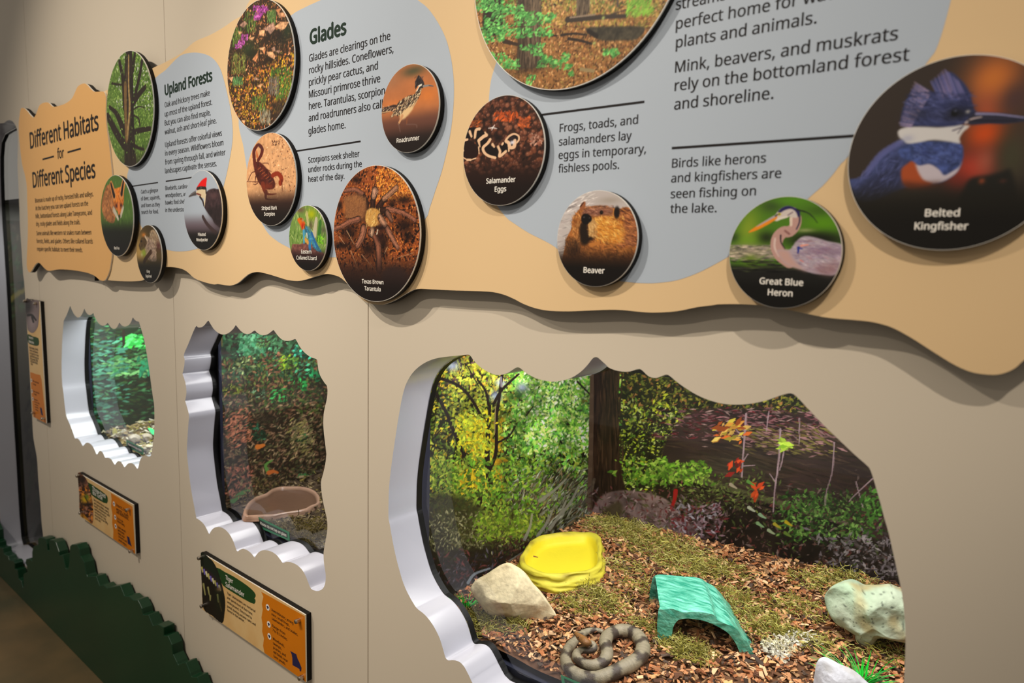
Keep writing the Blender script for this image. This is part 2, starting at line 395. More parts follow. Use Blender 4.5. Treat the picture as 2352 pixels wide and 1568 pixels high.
w3 = np.concatenate([Z(3.92, 870, 790, [(88,1568),(88,1450),(92,1300),(110,1120),(135,940),(165,740),(195,560),(220,440),(250,350),(300,265),(360,205),(430,160),(510,130),(600,115),(700,105),(800,95),(825,105),(850,140),(890,185),(940,225),(1000,258),(1060,278),(1110,275),(1160,260),(1200,235),(1235,212),(1260,210),(1285,225),(1320,255),(1370,285),(1430,312),(1500,330),(1560,338),(1620,333),(1680,322),(1740,300),(1790,270),(1840,230),(1890,175),(1920,135),(1945,118),(1970,120),(2000,145),(2050,190)]),
    Z(2.94, 1330, 790, [(200,158),(240,175),(290,185),(340,185),(390,170),(415,170),(435,185),(455,205),(480,222),(520,228),(560,215),(585,206),(605,210),(625,225),(680,270),(740,310),(800,345),(870,375),(950,398),(1030,408),(1120,406),(1200,395),(1280,375),(1350,350),(1410,333),(1440,335),(1470,355),(1560,450),(1650,545),(1760,650),(1860,745),(1940,815),(1965,845),(1985,900),(2010,985),(2040,1090),(2062,1176)]),
    Z(1.99, 1400, 780, [(1275,880),(1300,990),(1320,1080),(1335,1150),(1345,1230),(1352,1320),(1353,1400),(1350,1480),(1345,1568)]),
    np.array([(2070,1600),(2050,1680),(1980,1740),(1850,1780),(1700,1780),(1550,1760),(1420,1735),(1330,1690),(1250,1680),(1180,1635),(1110,1605)], float),
    Z(4.148, 870, 1190, [(893,1568),(870,1520),(845,1470),(815,1415),(780,1375),(740,1355),(700,1350),(665,1352),(645,1340),(630,1310),(605,1220),(575,1130),(530,1040),(480,965),(430,910),(385,875),(350,840),(290,740),(235,620),(190,470),(155,330),(125,180),(105,60)])])
w4 = np.concatenate([Z(3.483, 0, 250, [(-60,135),(-30,118),(0,115),(30,112),(55,95),(75,90),(100,100),(125,135),(140,190),(143,280),(140,450),(148,620),(155,800),(160,950),(172,1120),(185,1320),(200,1480)]),
    Z(3.133, 0, 900, [(228,120),(232,200),(240,330),(265,470),(275,620),(290,800),(300,950),(312,1050),(330,1250),(335,1390)]),
    np.array([(96, 1336), (70, 1310), (48, 1286), (20, 1262), (5, 1245), (-8, 1060), (-18, 900), (-32, 650), (-45, 450), (-45, 320)], float)])
WIN = {1: smooth(xz(w1), 3), 2: smooth(xz(w2), 3), 3: smooth(xz(w3), 3), 4: smooth(xz(w4), 3)}
g = 0.0009; zt, zb = 3.1, 0.0; geos = []
for xl, xr, k, gl, gr in ((-6.2, xA, 4, 0, g), (xA, xB, 1, g, g), (xB, xC, 2, g, .0013), (xC, 2.2, 3, .0013, 0)):
    v, f = slab_geo([(xl+gl, zb), (xr-gr, zb), (xr-gr, zt), (xl+gl, zt)], 0.0, 0.012, [WIN[k]], back=False, rims=False); geos.append((v, f, 0))
for x in (xA, xB, xC):                                                  # strip that closes each seam behind the boards
    v, f = box_geo((x-.02, .0045, zb), (x+.02, .0115, zt)); geos.append((v, f, 0))
v, f, fm = merge(geos)
tag(obj('wall_back', v, f, M_wall), 'beige panelled exhibit wall with wavy cut-out windows and thin vertical seams', kind='structure')
v, f = box_geo((-6.2, -4.5, -.05), (2.2, 1.1, 0)); tag(obj('floor', v, f, M_floor), 'mottled brown polished concrete floor at the foot of the wall', kind='structure')
def strip(L, y0, y1, flip=False):
    n = len(L); v = np.concatenate([np.stack([L[:, 0], np.full(n, y0), L[:, 1]], 1), np.stack([L[:, 0], np.full(n, y1), L[:, 1]], 1)])
    return v, [(k, (k+1) % n, (k+1) % n+n, k+n) for k in range(n)]
WLAB = {1: 'small shield-shaped window with scalloped edges, green tank behind', 2: 'tall narrow scalloped window above the tiger salamander sign',
        3: 'largest wavy-edged window with the coiled snake behind it', 4: 'dim full-height wavy window at the far left'}
for k in (1, 2, 3, 4):
    L = WIN[k]; c = L.mean(0)
    v, f = strip(L, 0.0, YG)
    wo = tag(obj('window_%d' % k, v, f, M_reveal, smoothf=True), WLAB[k], kind='structure')
    Li = c+(L-c)*0.997
    v, f = strip(Li, YG-.0004, YG+.014); obj('gasket', v, f, M_gasket, wo)
    lo, hi = L.min(0)-.02, L.max(0)+.02
    obj('window_pane', np.array([(lo[0], YG+.014, lo[1]), (hi[0], YG+.014, lo[1]), (hi[0], YG+.014, hi[1]), (lo[0], YG+.014, hi[1])]), [(0, 1, 2, 3)], M_glass, wo)

# ================================================================== big panels
YP, YL = -0.032, -0.037
t1 = Z(2.239, 0, 0, [(108,558),(130,560),(165,600),(180,598),(195,560),(205,540),(225,528),(250,528),(272,548),(300,545),(340,530),(370,505),(385,475),(400,445),(425,430),(445,433),(470,460),(490,472),(530,470),(541,485),(545,520),(543,580),(548,650),(560,740),(570,830),(578,920),(582,1050),(580,1200),(575,1310),(570,1350),(560,1400),(540,1440),(515,1440),(490,1420),(470,1410),(440,1400),(370,1388),(300,1385),(250,1392),(225,1375),(200,1350),(180,1362),(160,1395),(148,1398),(138,1370),(138,1320),(140,1280),(143,1200),(143,1120),(140,1040),(138,960),(128,900),(115,850),(105,780),(98,700),(96,640),(100,600)])
p_bot = np.concatenate([Z(2.239, 0, 0, [(543,1438),(600,1444),(660,1446),(700,1445),(735,1440),(755,1418),(790,1385),(855,1372),(920,1378),(960,1395),(1000,1430),(1050,1450),(1100,1462)]),
    Z(2.178, 500, 0, [(0,1420),(60,1428),(100,1415),(130,1390),(160,1368),(200,1360),(250,1370),(300,1385),(350,1400),(400,1405),(440,1398),(490,1382),(540,1370),(580,1375),(620,1392),(680,1450),(720,1495)]),
    Z(5.88, 700, 540, [(850,910),(930,930),(1040,938),(1130,915),(1230,870),(1330,810),(1420,760),(1490,732),(1570,723),(1700,730),(1900,740)]),
    Z(2.177, 1050, 0, [(0,1452),(100,1455),(180,1460),(240,1475),(290,1497),(330,1518),(390,1540),(460,1553),(560,1556),(660,1552),(760,1548),(830,1550),(930,1560),(1000,1562),(1100,1555),(1200,1535),(1280,1525)]),
    Z(1.742, 1650, 0, [(0,1217),(80,1216),(180,1222),(260,1235),(370,1258),(450,1272),(580,1283),(640,1293),(700,1312),(770,1350),(830,1388),(880,1420),(950,1462),(1020,1490),(1100,1499),(1150,1490),(1190,1470),(1223,1440)]),
    np.array([(2400, 790), (2470, 730), (2560, 690)], float)])
p_top = np.concatenate([np.array([(2560, -900), (2000, -640), (1500, -420), (1000, -230), (760, -120), (640, -50), (575, 0)], float),
    Z(2.239, 0, 0, [(1254,70),(1200,105),(1150,140),(1080,180),(1000,215),(930,275),(830,330),(795,345),(700,400),(620,440),(560,459)]), np.array([(226, 225), (226, 300), (226, 400), (226, 500), (226, 590), (229, 625), (234, 637)], float)])
tp = thing_at('title_panel', 'orange-tan wavy panel headed Different Habitats for Different Species, left end of display', 'panel', on_y([(150, 450)], YL)[0])
mp = thing_at('display_panel', 'long tan wavy-edged wall panel with three grey-blue text patches and round photos', 'panel', on_y([(1300, 400)], YP)[0])
v, f = slab_geo(smooth(xz(t1, YL), 3), YL, YL+.0042); obj('panel_face', v, f, [M_tan2, M_white], tp, fm=[0 if len(t) == 3 else 1 for t in f])
t1b = t1.copy(); t1b[:, 0] = np.minimum(t1b[:, 0], 214); tb = xz(t1b, YL); cb = tb.mean(0)
v, f = slab_geo(smooth(tb, 2), YL+.0044, YL+.018); obj('panel_core', v, f, M_black, tp)
P2 = smooth(np.concatenate([p_bot, p_top]), 3); P2 = xz(P2, YP)
v, f = slab_geo(P2, YP, YP+.003); fm = [0 if len(t) == 3 else 1 for t in f]
geos = [(v, [t for t in f if len(t) == 3], 0), (v, [t for t in f if len(t) == 4], 1)]
b1 = Z(1, 0, 0, [(357,179),(380,161),(402,138),(420,125),(447,120.6),(473,125),(491,136),(505,156),(514,183),(522,215),(530,255),(534,290),(534,322),(529,357),(520,402),(513,430),(498,500),(470,560),(445,573),(420,577),(395,576),(370,568),(345,552),(322,515),(308,470),(296,430),(292,405),(297,380),(305,300),(330,215)])
b2 = np.concatenate([Z(2.178, 500, 0, [(300,150),(370,75),(430,40),(490,12),(560,-18),(700,-70),(850,-70),(940,-50),(1000,0),(1050,40),(1100,110),(1140,190),(1165,280),(1178,370),(1182,450),(1178,550),(1165,660),(1145,760),(1120,860),(1090,950),(1060,1040),(1035,1100),(900,1230),(700,1280),(500,1285),(420,1268),(340,1230),(290,1200),(240,1150),(180,1020),(150,870),(130,740),(118,690),(107,640),(105,600),(110,500)])])
b3 = np.concatenate([Z(2.177, 1050, 0, [(260,100),(215,250),(185,345),(170,400),(160,480),(150,700),(170,960),(235,1075),(290,1120),(360,1165),(430,1200),(490,1235),(600,1320),(740,1390),(860,1410),(930,1415),(1000,1414),(1100,1400),(1200,1365),(1290,1320),(1360,1280)]),
    Z(1.742, 1650, 0, [(45,1020),(200,930),(380,775),(420,740),(460,695),(490,655),(515,630),(640,480),(760,350),(845,235),(870,200),(895,130),(915,60),(930,0)]), np.array([(2195, -60), (2180, -250), (2000, -420), (1600, -380), (1320, -250), (1180, -50)], float)])
for b in (b1, b2, b3):
    v, f = flat_geo(smooth(xz(b, YP-.0003), 3), YP-.0003); geos.append((v, f, 2))
v, f, fm = merge(geos); obj('panel_face', v, f, [M_tan, M_white, M_blue], mp, fm=fm)
c0 = P2.mean(0); v, f = slab_geo(P2, YP+.0032, YP+.016); obj('panel_core', v, f, M_black, mp)
for x, z in ((-2.3, 1.62), (-1.3, 1.62), (-.9, 1.75), (-.25, 1.75), (.15, 1.75)):
    v, f = box_geo((x-.03, YP+.0162, z-.03), (x+.03, -.0003, z+.03)); obj('mounting_block', v, f, M_black, mp)
YT = YP-.0007; a = lambda s, ox, oy, t, x0, y0, x1, y1: (t, *Z(s, ox, oy, [(x0, y0), (x1, y1)]))
q = lambda t, x0, y0, x1, y1: a(4.479, 60, 250, t, x0, y0, x1, y1); YTL = YL-.0005
lettering([q('Different Habitats', 42, 408, 740, 190)], YTL, tp, bold=.028, name='title_lettering')
lettering([q('Different Species', 70, 810, 708, 685)], YTL, tp, bold=.028, name='title_lettering')
lettering([q('for', 322, 513, 388, 500)], YTL, tp, bold=.028, name='title_lettering')
for s0, e0 in (((168, 520), (285, 488)), ((425, 447), (562, 408))):
    A, B = Z(4.479, 60, 250, [s0, e0]); v, f = bar_geo(A, B, .006, YTL); obj('title_dash', v, f, M_ink, tp)
lettering([q('Branson is made up of rocky, forested hills and valleys.', 93, 965, 690, 885), q('At the hatchery you can see upland forests on the', 97, 1045, 636, 980), q('hills, bottomland forests along Lake Taneycomo, and', 98, 1125, 676, 1080), q('dry, rocky glades and fields along the trails.', 103, 1205, 556, 1180)], YTL, tp)
lettering([q('Some animals like western rat snakes roam between', 107, 1300, 670, 1284), q('forests, fields, and glades. Others like collared lizards', 108, 1380, 685, 1377), q('require specific habitats to meet their needs.', 113, 1460, 580, 1468)], YTL, tp)
q = lambda t, x0, y0, x1, y1: a(2.239, 0, 0, t, x0, y0, x1, y1)
lettering([q('Upland Forests', 847, 490, 1088, 408)], YT, mp, M_greenink, bold=.05, name='heading_lettering')
lettering([q('Oak and hickory trees make', 847, 553, 1078, 487), q('up most of the upland forest.', 847, 600, 1090, 535), q('But you can also find maple,', 847, 646, 1082, 588), q('walnut, ash and short-leaf pine.', 847, 692, 1112, 628)], YT, mp)
lettering([q('Upland forests offer colorful views', 849, 757, 1140, 690), q('in every season. Wildflowers bloom', 849, 801, 1148, 740), q('from spring through fall, and winter', 849, 847, 1158, 790), q('landscapes captivate the senses.', 849, 892, 1113, 848)], YT, mp)
lettering([q('Catch a glimpse', 725, 996, 812, 985), q('of deer, squirrels,', 725, 1031, 823, 1022), q('and foxes as they', 726, 1066, 822, 1060), q('search for food.', 727, 1100, 815, 1097)], YT, mp)
lettering([q('Bluebirds, cardina', 850, 978, 963, 967), q('woodpeckers, an', 850, 1015, 957, 1007), q('hawks find shel', 850, 1052, 948, 1046), q('in the understo', 850, 1090, 945, 1087)], YT, mp)
q = lambda t, x0, y0, x1, y1: a(2.178, 500, 0, t, x0, y0, x1, y1)
lettering([q('Glades', 460, 222, 638, 172)], YT, mp, M_greenink, bold=.05, name='heading_lettering')
lettering([q('Glades are clearings on the', 457, 310, 862, 195), q('rocky hillsides. Coneflowers,', 457, 370, 878, 260), q('prickly pear cactus, and', 456, 430, 800, 343), q('Missouri primrose thrive', 456, 490, 812, 407), q('here. Tarantulas, scorpion', 456, 549, 835, 467), q('and roadrunners also call', 455, 608, 824, 534), q('glades home.', 454, 672, 638, 638)], YT, mp)
lettering([q('Scorpions seek shelter', 453, 815, 708, 780), q('under rocks during the', 453, 862, 720, 832), q('heat of the day.', 453, 910, 633, 894)], YT, mp)
q = lambda t, x0, y0, x1, y1: a(2.177, 1050, 0, t, x0, y0, x1, y1)
lettering([q('Frogs, toads, and', 512, 660, 902, 622), q('salamanders lay', 508, 728, 870, 704), q('eggs in temporary,', 506, 795, 942, 770), q('fishless pools.', 505, 863, 808, 845)], YT, mp)
q = lambda t, x0, y0, x1, y1: a(1, 0, 0, t, x0, y0, x1, y1)
lettering([q('streams', 1552, 23, 1666, 1), q('perfect home for wate', 1552, 67, 1935, -3), q('plants and animals.', 1552, 110, 1874, 57)], YT, mp)
lettering([q('Mink, beavers, and muskrats', 1550, 167, 2060, 98), q('rely on the bottomland forest', 1549, 209, 2086, 146), q('and shoreline.', 1548, 252, 1775, 229.6)], YT, mp)
lettering([q('Birds like herons', 1543, 385, 1758, 375.5), q('and kingfishers are', 1541, 419, 1793, 410.4), q('seen fishing on', 1540, 455, 1735, 449), q('the lake.', 1539, 489, 1645, 487.5)], YT, mp)
for s, A, B in ((2.239, (640, 963), (812, 938)), (2.239, (852, 932), (1000, 910))):
    A, B = Z(s, 0, 0, [A, B]); v, f = bar_geo(A, B, .0032, YT); obj('rule_line', v, f, M_ink, mp)
for A, B in (((675, 347.6), (828, 324.4)), ((1235, 264.6), (1480, 233.5)), ((1543, 340), (1965, 311.5))):
    v, f = bar_geo(A, B, .0032, YT); obj('rule_line', v, f, M_ink, mp)

# ================================================================== round photo discs
def disc_grid(n):
    t = np.linspace(-1, 1, n+1); A, B = np.meshgrid(t, t); a, b = A.ravel(), B.ravel(); x = np.zeros_like(a); y = np.zeros_like(a)
    m = (np.abs(a) > np.abs(b)); nz = (a != 0) | (b != 0)
    k = m & nz; x[k] = a[k]*np.cos(np.pi/4*b[k]/a[k]); y[k] = a[k]*np.sin(np.pi/4*b[k]/a[k])
    k = ~m & nz; x[k] = b[k]*np.sin(np.pi/4*a[k]/b[k]); y[k] = b[k]*np.cos(np.pi/4*a[k]/b[k])
    i = np.arange(n*(n+1)).reshape(n, n+1)[:, :n].ravel()
    return x, y, np.stack([i, i+1, i+n+2, i+n+1], 1)
def cyl_geo(cx, cz, r, yf, yb, n=120):
    t = np.linspace(0, 2*math.pi, n, endpoint=False); x = cx+r*np.cos(t); z = cz+r*np.sin(t)
    v = np.concatenate([np.stack([x, np.full(n, yf), z], 1), np.stack([x, np.full(n, yb), z], 1)])
    return v, [tuple(range(n)), tuple(range(2*n-1, n-1, -1))]+[(k, k+n, (k+1) % n+n, (k+1) % n) for k in range(n)]
def fox(p):
    p.fill((78, 112, 46)); p.leaves((0, 0, 720, 1500), 500, 90, .12, [(90, 125, 50), (64, 98, 40), (105, 135, 62)], 80)
    p.poly([(150,270),(220,265),(270,440),(300,640),(280,900),(150,870),(80,720),(60,600),(95,430)], (168,108,62), mott=40)
    p.leaves((60, 280, 300, 880), 260, 70, .12, [(190,130,80),(150,92,50),(120,75,45)], 105)
    p.poly([(230,300),(290,320),(350,300),(400,290),(440,300),(445,420),(440,560),(405,700),(380,770),(340,720),(285,620),(250,450)], (216,122,44), mott=40)
    p.stroke([(225,250),(280,440)], 60, (215,140,75), 80); p.stroke([(445,200),(400,420)], 60, (215,140,75), 80)
    p.stroke([(222,235),(275,440)], 26, (28,22,20), 44); p.stroke([(438,190),(405,410)], 24, (28,22,20), 40)
    p.stroke([(270,680),(330,800)], 60, (200,190,170), 40, al=.7); p.stroke([(430,640),(390,800)], 36, (205,195,175), 30, al=.8)
    p.blob(318, 615, 34, 45, (75,32,22)); p.blob(398, 605, 30, 42, (75,32,22)); p.stroke([(355,600),(362,740)], 40, (225,125,60), 34)
    p.stroke([(335,810),(345,845)], 24, (225,215,200)); p.blob(370, 795, 16, 34, (20,16,16)); p.fade(.5, .72, (24, 26, 16)); p.fade(.72, .9, (18, 16, 13))
def tree(p):
    p.fill((88, 118, 48)); p.leaves((0, 0, 700, 1568), 6000, 26, .45, [(110,145,58),(140,172,80),(66,96,34),(165,190,110),(88,124,50),(50,74,28)])
    p.leaves((150, 60, 620, 800), 240, 26, .5, [(215,215,205),(190,200,180)])
    b = (46, 36, 29)
    for pts, w, w2 in (([(240,1230),(150,1090),(40,880)],90,60),([(240,1060),(150,850),(60,760)],70,40),([(250,760),(230,420),(185,200)],46,36),([(370,650),(430,400),(475,150)],40,30),([(360,700),(430,600),(510,510)],70,50),([(350,1080),(450,1050),(570,1030)],80,60),([(90,465),(220,485)],32,30),([(350,1230),(420,1270),(490,1290)],50,40),([(350,860),(420,900),(440,990)],24,16),([(360,790),(430,755),(500,770)],20,14)):
        p.stroke(pts, w, b, w2)
    p.stroke([(320,1500),(310,1100),(290,700),(285,300),(290,60)], 150, b, 50); p.stroke([(345,1300),(335,900),(330,400),(320,60)], 70, (40,32,26), 44); p.stroke([(350,300),(380,80)], 36, b, 26)
    p.leaves((200, 60, 420, 1500), 400, 110, .05, [(70,56,42),(34,27,22),(88,72,52)], 90, .06, inside=[(240,1500),(250,900),(262,60),(330,60),(345,900),(400,1500)])
    p.stroke([(300,120),(300,500),(312,780),(280,1150)], 14, (172,142,90), 26, al=.8); p.stroke([(258,480),(262,850),(275,1180)], 36, (128,98,58), 26, al=.7)
    p.leaves((60, 80, 640, 1400), 150, 26, .45, [(120,156,66),(96,130,50),(160,188,96)]); p.fade(.84, 1.0, (44, 36, 26), .6)
def squirrel(p):
    p.fill((84, 66, 34)); p.blob(150, 750, 190, 420, (178,142,78)); p.blob(420, 200, 180, 130, (70,54,28), .8)
    p.poly([(390,460),(410,300),(430,235),(500,230),(570,340),(620,450),(640,660),(540,580)], (156,132,104), mott=40); p.leaves((390,240,640,640), 200, 60, .15, [(185,165,140),(125,95,70)], 110)
    p.blob(600, 600, 60, 120, (90,50,45)); p.poly([(270,400),(330,380),(440,480),(520,620),(550,850),(540,960),(430,960),(330,880),(280,650)], (152,128,110), mott=40)
    p.leaves((280,420,550,900), 260, 50, .15, [(180,160,140),(120,95,82)], 110)
    p.poly([(140,600),(160,520),(200,410),(270,380),(320,480),(320,560),(260,670),(180,710)], (84,64,38), mott=30); p.blob(255, 345, 48, 50, (206,124,46)); p.blob(200, 490, 20, 30, (30,22,14))
    p.stroke([(285,380),(340,470)], 34, (205,180,150)); p.blob(255, 765, 60, 95, (138,160,52)); p.blob(210, 810, 22, 50, (190,190,140), .7); p.stroke([(420,740),(300,900),(260,980)], 90, (70,46,30), 60)
    p.fade(.5, .75, (28, 25, 18)); p.fade(.75, .9, (18, 15, 12))
def woodpecker(p):
    p.fill((166, 176, 188)); p.blob(300, 650, 300, 300, (172,182,196), .6); p.fade(.5, .72, (98, 84, 92)); p.fade(.68, .84, (34, 28, 27))
    p.stroke([(380,880),(440,985),(520,1080),(600,1150)], 44, (62,46,46), 70)
    p.poly([(415,600),(440,460),(520,400),(620,400),(740,470),(740,1050),(600,1010),(540,910),(470,820),(400,700)], (58,42,44), mott=60); p.blob(580, 520, 90, 60, (96,66,66), .6); p.poly([(440,700),(560,720),(740,700),(740,1080),(600,1010),(540,910),(470,820)], (34,26,26), soft=8, a=.7)
    p.poly([(255,425),(290,350),(340,275),(390,228),(447,205),(440,300),(425,390),(350,355),(300,375)], (228,18,18))
    p.poly([(270,440),(330,400),(430,400),(440,480),(400,560),(330,530),(270,490)], (214,194,158)); p.stroke([(425,420),(415,560),(405,690)], 34, (214,196,164), 20); p.stroke([(285,395),(345,380),(425,385)], 54, (44,40,38)); p.blob(350, 380, 14, 12, (110,105,90))
    p.stroke([(275,480),(350,505)], 30, (112,30,24), 20); p.stroke([(330,535),(375,600),(400,690)], 34, (44,32,32), 20); p.stroke([(435,400),(436,470)], 18, (40,32,32))
    p.poly([(135,530),(180,478),(255,430),(272,510),(205,522),(142,542)], (74,68,68), curve=False); p.stroke([(170,500),(255,450)], 10, (120,112,110)); p.fade(.74, .88, (20, 17, 15))
def rocks(p):
    p.fill((60, 42, 28)); p.leaves((0, 0, 961, 1568), 2600, 34, .45, [(190,120,74),(150,86,48),(110,66,38),(214,150,104),(70,50,30),(90,80,40)])
    p.leaves((60, 620, 900, 1500), 1500, 30, .6, [(196,150,40),(170,120,40),(150,96,36),(214,174,44),(120,90,30),(200,110,50)], dens=lambda x, y: (y+.55*x > 1020)*(y+.6*x < 1700)*.9)
    for x, y, rx, ry, c in ((300,560,90,90,(46,62,34)),(330,640,110,70,(36,40,24)),(690,440,130,110,(34,32,24)),(760,360,60,90,(38,50,30)),(640,400,60,50,(40,30,24)),(560,690,120,60,(40,30,20)),(120,560,60,200,(54,44,30)),(540,420,70,60,(40,30,22)),(660,1250,120,120,(50,40,32)),(390,960,60,40,(44,34,24)),(230,330,70,60,(46,44,30))): p.blob(x, y, rx, ry, c, .85)
    for x, y, rx, ry, c in ((330,250,70,110,(84,112,48)),(170,430,50,110,(96,120,52)),(190,740,80,110,(120,128,60)),(690,860,120,70,(70,112,40)),(720,1040,90,100,(84,128,46)),(430,1200,80,90,(80,108,46)),(180,940,60,40,(80,120,70)),(600,1000,60,100,(110,100,90)),(580,190,50,60,(90,120,60)),(500,1360,60,70,(140,132,110))):
        p.leaves((x-rx, y-ry, x+rx, y+ry), 150, 55, .16, [c, tuple(i*.7 for i in c), tuple(min(255, i*1.25) for i in c)], 80)
    for pts in ([(200,290),(260,240),(290,270),(250,320)],[(430,350),(500,345),(490,420),(435,410)],[(480,330),(540,295),(560,340),(520,360)],[(540,290),(600,250),(620,330),(560,400),(535,360)],[(610,310),(680,250),(780,250),(740,320),(700,350)],[(515,600),(590,600),(620,650),(610,690),(540,650)],[(350,690),(420,600),(420,660),(390,720)],[(420,560),(500,540),(480,590)],[(620,110),(690,90),(660,160)],[(370,930),(380,890),(445,930)],[(70,900),(130,890),(110,950)],[(300,440),(380,425),(350,470)],[(640,150),(720,140),(740,190),(680,200)],[(470,580),(510,570),(490,640)],[(570,560),(615,540),(620,600)],[(620,590),(680,580),(660,620)],[(180,360),(240,370),(200,400)],[(400,1000),(470,970),(450,1020)],[(220,1400),(270,1400),(260,1440)]):
        p.poly(pts, p.r.choice([(214,152,110),(196,128,84),(170,130,110),(222,166,120)]), curve=False, mott=30)
    for x, y in ((480,110),(420,165),(440,140),(500,90),(260,430),(220,490),(190,535),(400,90),(410,200)): p.leaves((x-38, y-28, x+38, y+28), 40, 22, .7, [(172,66,160),(140,48,130),(196,100,180)])
def scorpion(p):
    p.fill((214, 160, 112)); p.mott(14, .16); p.leaves((0, 0, 930, 1500), 500, 22, .7, [(230,180,132),(190,130,84),(236,190,150)]); p.leaves((420, 60, 900, 1000), 140, 26, .6, [(120,70,46),(150,92,60),(100,60,40)])
    d = (82, 32, 22); p.leaves((430, 180, 540, 260), 20, 30, .6, [(90,55,40)])
    for pts in ([(190,660),(120,680),(60,810)],[(220,820),(130,815),(40,815)],[(210,840),(170,860),(140,850)],[(290,530),(360,530),(380,545)],[(350,620),(420,660)],[(180,740),(170,830)]): p.stroke(pts, 18, (96,48,34), 8)
    p.poly([(160,520),(250,515),(340,600),(420,700),(480,830),(460,920),(340,930),(240,850),(190,740),(160,640)], d, mott=30)
    for i in range(7): x, y = 215+i*30, 600+i*36; p.stroke([(x, y+26), (x+46, y-6)], 13, (158,80,44), al=.75)
    p.stroke([(170,560),(155,430),(160,330),(225,245),(280,310),(265,400),(215,490)], 50, (92,34,24), 44); p.stroke([(225,245),(285,310)], 44, (84,40,36)); p.stroke([(195,340),(205,430)], 12, (190,90,40), 30, al=.7)
    p.stroke([(440,720),(520,690),(575,760),(560,830)], 70, (140,48,22), 60); p.stroke([(585,790),(590,950)], 16, (88,34,22), 8); p.stroke([(510,745),(545,790)], 14, (232,170,120), 8)
    p.stroke([(290,860),(330,980),(400,1010),(500,1000)], 60, (112,44,26), 14); p.stroke([(340,980),(350,1080),(520,1085)], 50, (96,40,28), 8); p.blob(360, 880, 90, 60, (130,50,26), .6); p.blob(400, 800, 50, 40, (40,24,30), .6)
    p.fade(.56, .78, (52, 32, 25)); p.fade(.72, .92, (26, 19, 16))
def lizard(p):
    p.fill((112, 142, 66)); p.leaves((60, 60, 920, 1000), 420, 130, .13, [(140,176,84),(90,130,50),(160,170,110),(70,110,46),(176,196,120)], 84)
    p.blob(330, 160, 110, 70, (110,88,66)); p.blob(575, 250, 100, 120, (170,178,16)); p.blob(560, 500, 60, 120, (96,82,60), .8); p.stroke([(470,230),(500,500)], 60, (190,180,120), 40, al=.7); p.stroke([(640,700),(680,360)], 90, (188,180,150), 60); p.stroke([(740,800),(770,420)], 90, (58,110,40), 60); p.blob(840, 600, 60, 90, (90,92,66)); p.leaves((720, 700, 840, 900), 40, 70, .3, [(130,190,50),(100,170,40)])
    p.poly([(140,960),(240,905),(330,910),(420,865),(500,920),(640,920),(800,1080),(880,1180),(700,1450),(200,1450)], (124,76,68), mott=60)
    p.poly([(425,520),(500,530),(560,600),(620,720),(700,900),(800,1080),(700,1060),(600,960),(560,820),(480,780),(430,660)], (58,122,150), mott=30); p.stroke([(500,540),(560,620)], 50, (90,130,120), al=.7); p.stroke([(580,660),(640,820),(700,960)], 40, (40,96,160), al=.7)
    p.poly([(262,375),(310,330),(370,340),(410,390),(440,470),(420,580),(380,600),(330,500)], (216,104,24)); p.blob(385, 510, 40, 80, (180,36,18)); p.blob(345, 355, 16, 14, (40,30,20)); p.blob(385, 385, 24, 30, (150,140,110)); p.stroke([(435,480),(400,600)], 16, (40,26,18)); p.stroke([(418,500),(390,600)], 12, (230,150,60))
    p.stroke([(405,620),(408,740),(410,880)], 46, (74,156,190), 30); p.stroke([(470,680),(480,760)], 30, (200,200,180), 20); p.stroke([(560,790),(535,860),(540,1010)], 66, (46,120,175), 50); p.blob(560, 790, 40, 26, (100,175,200), .7); p.stroke([(440,800),(500,880)], 60, (220,150,70), al=.6)
    p.fade(.62, .8, (44, 28, 27)); p.fade(.78, .92, (22, 17, 15))
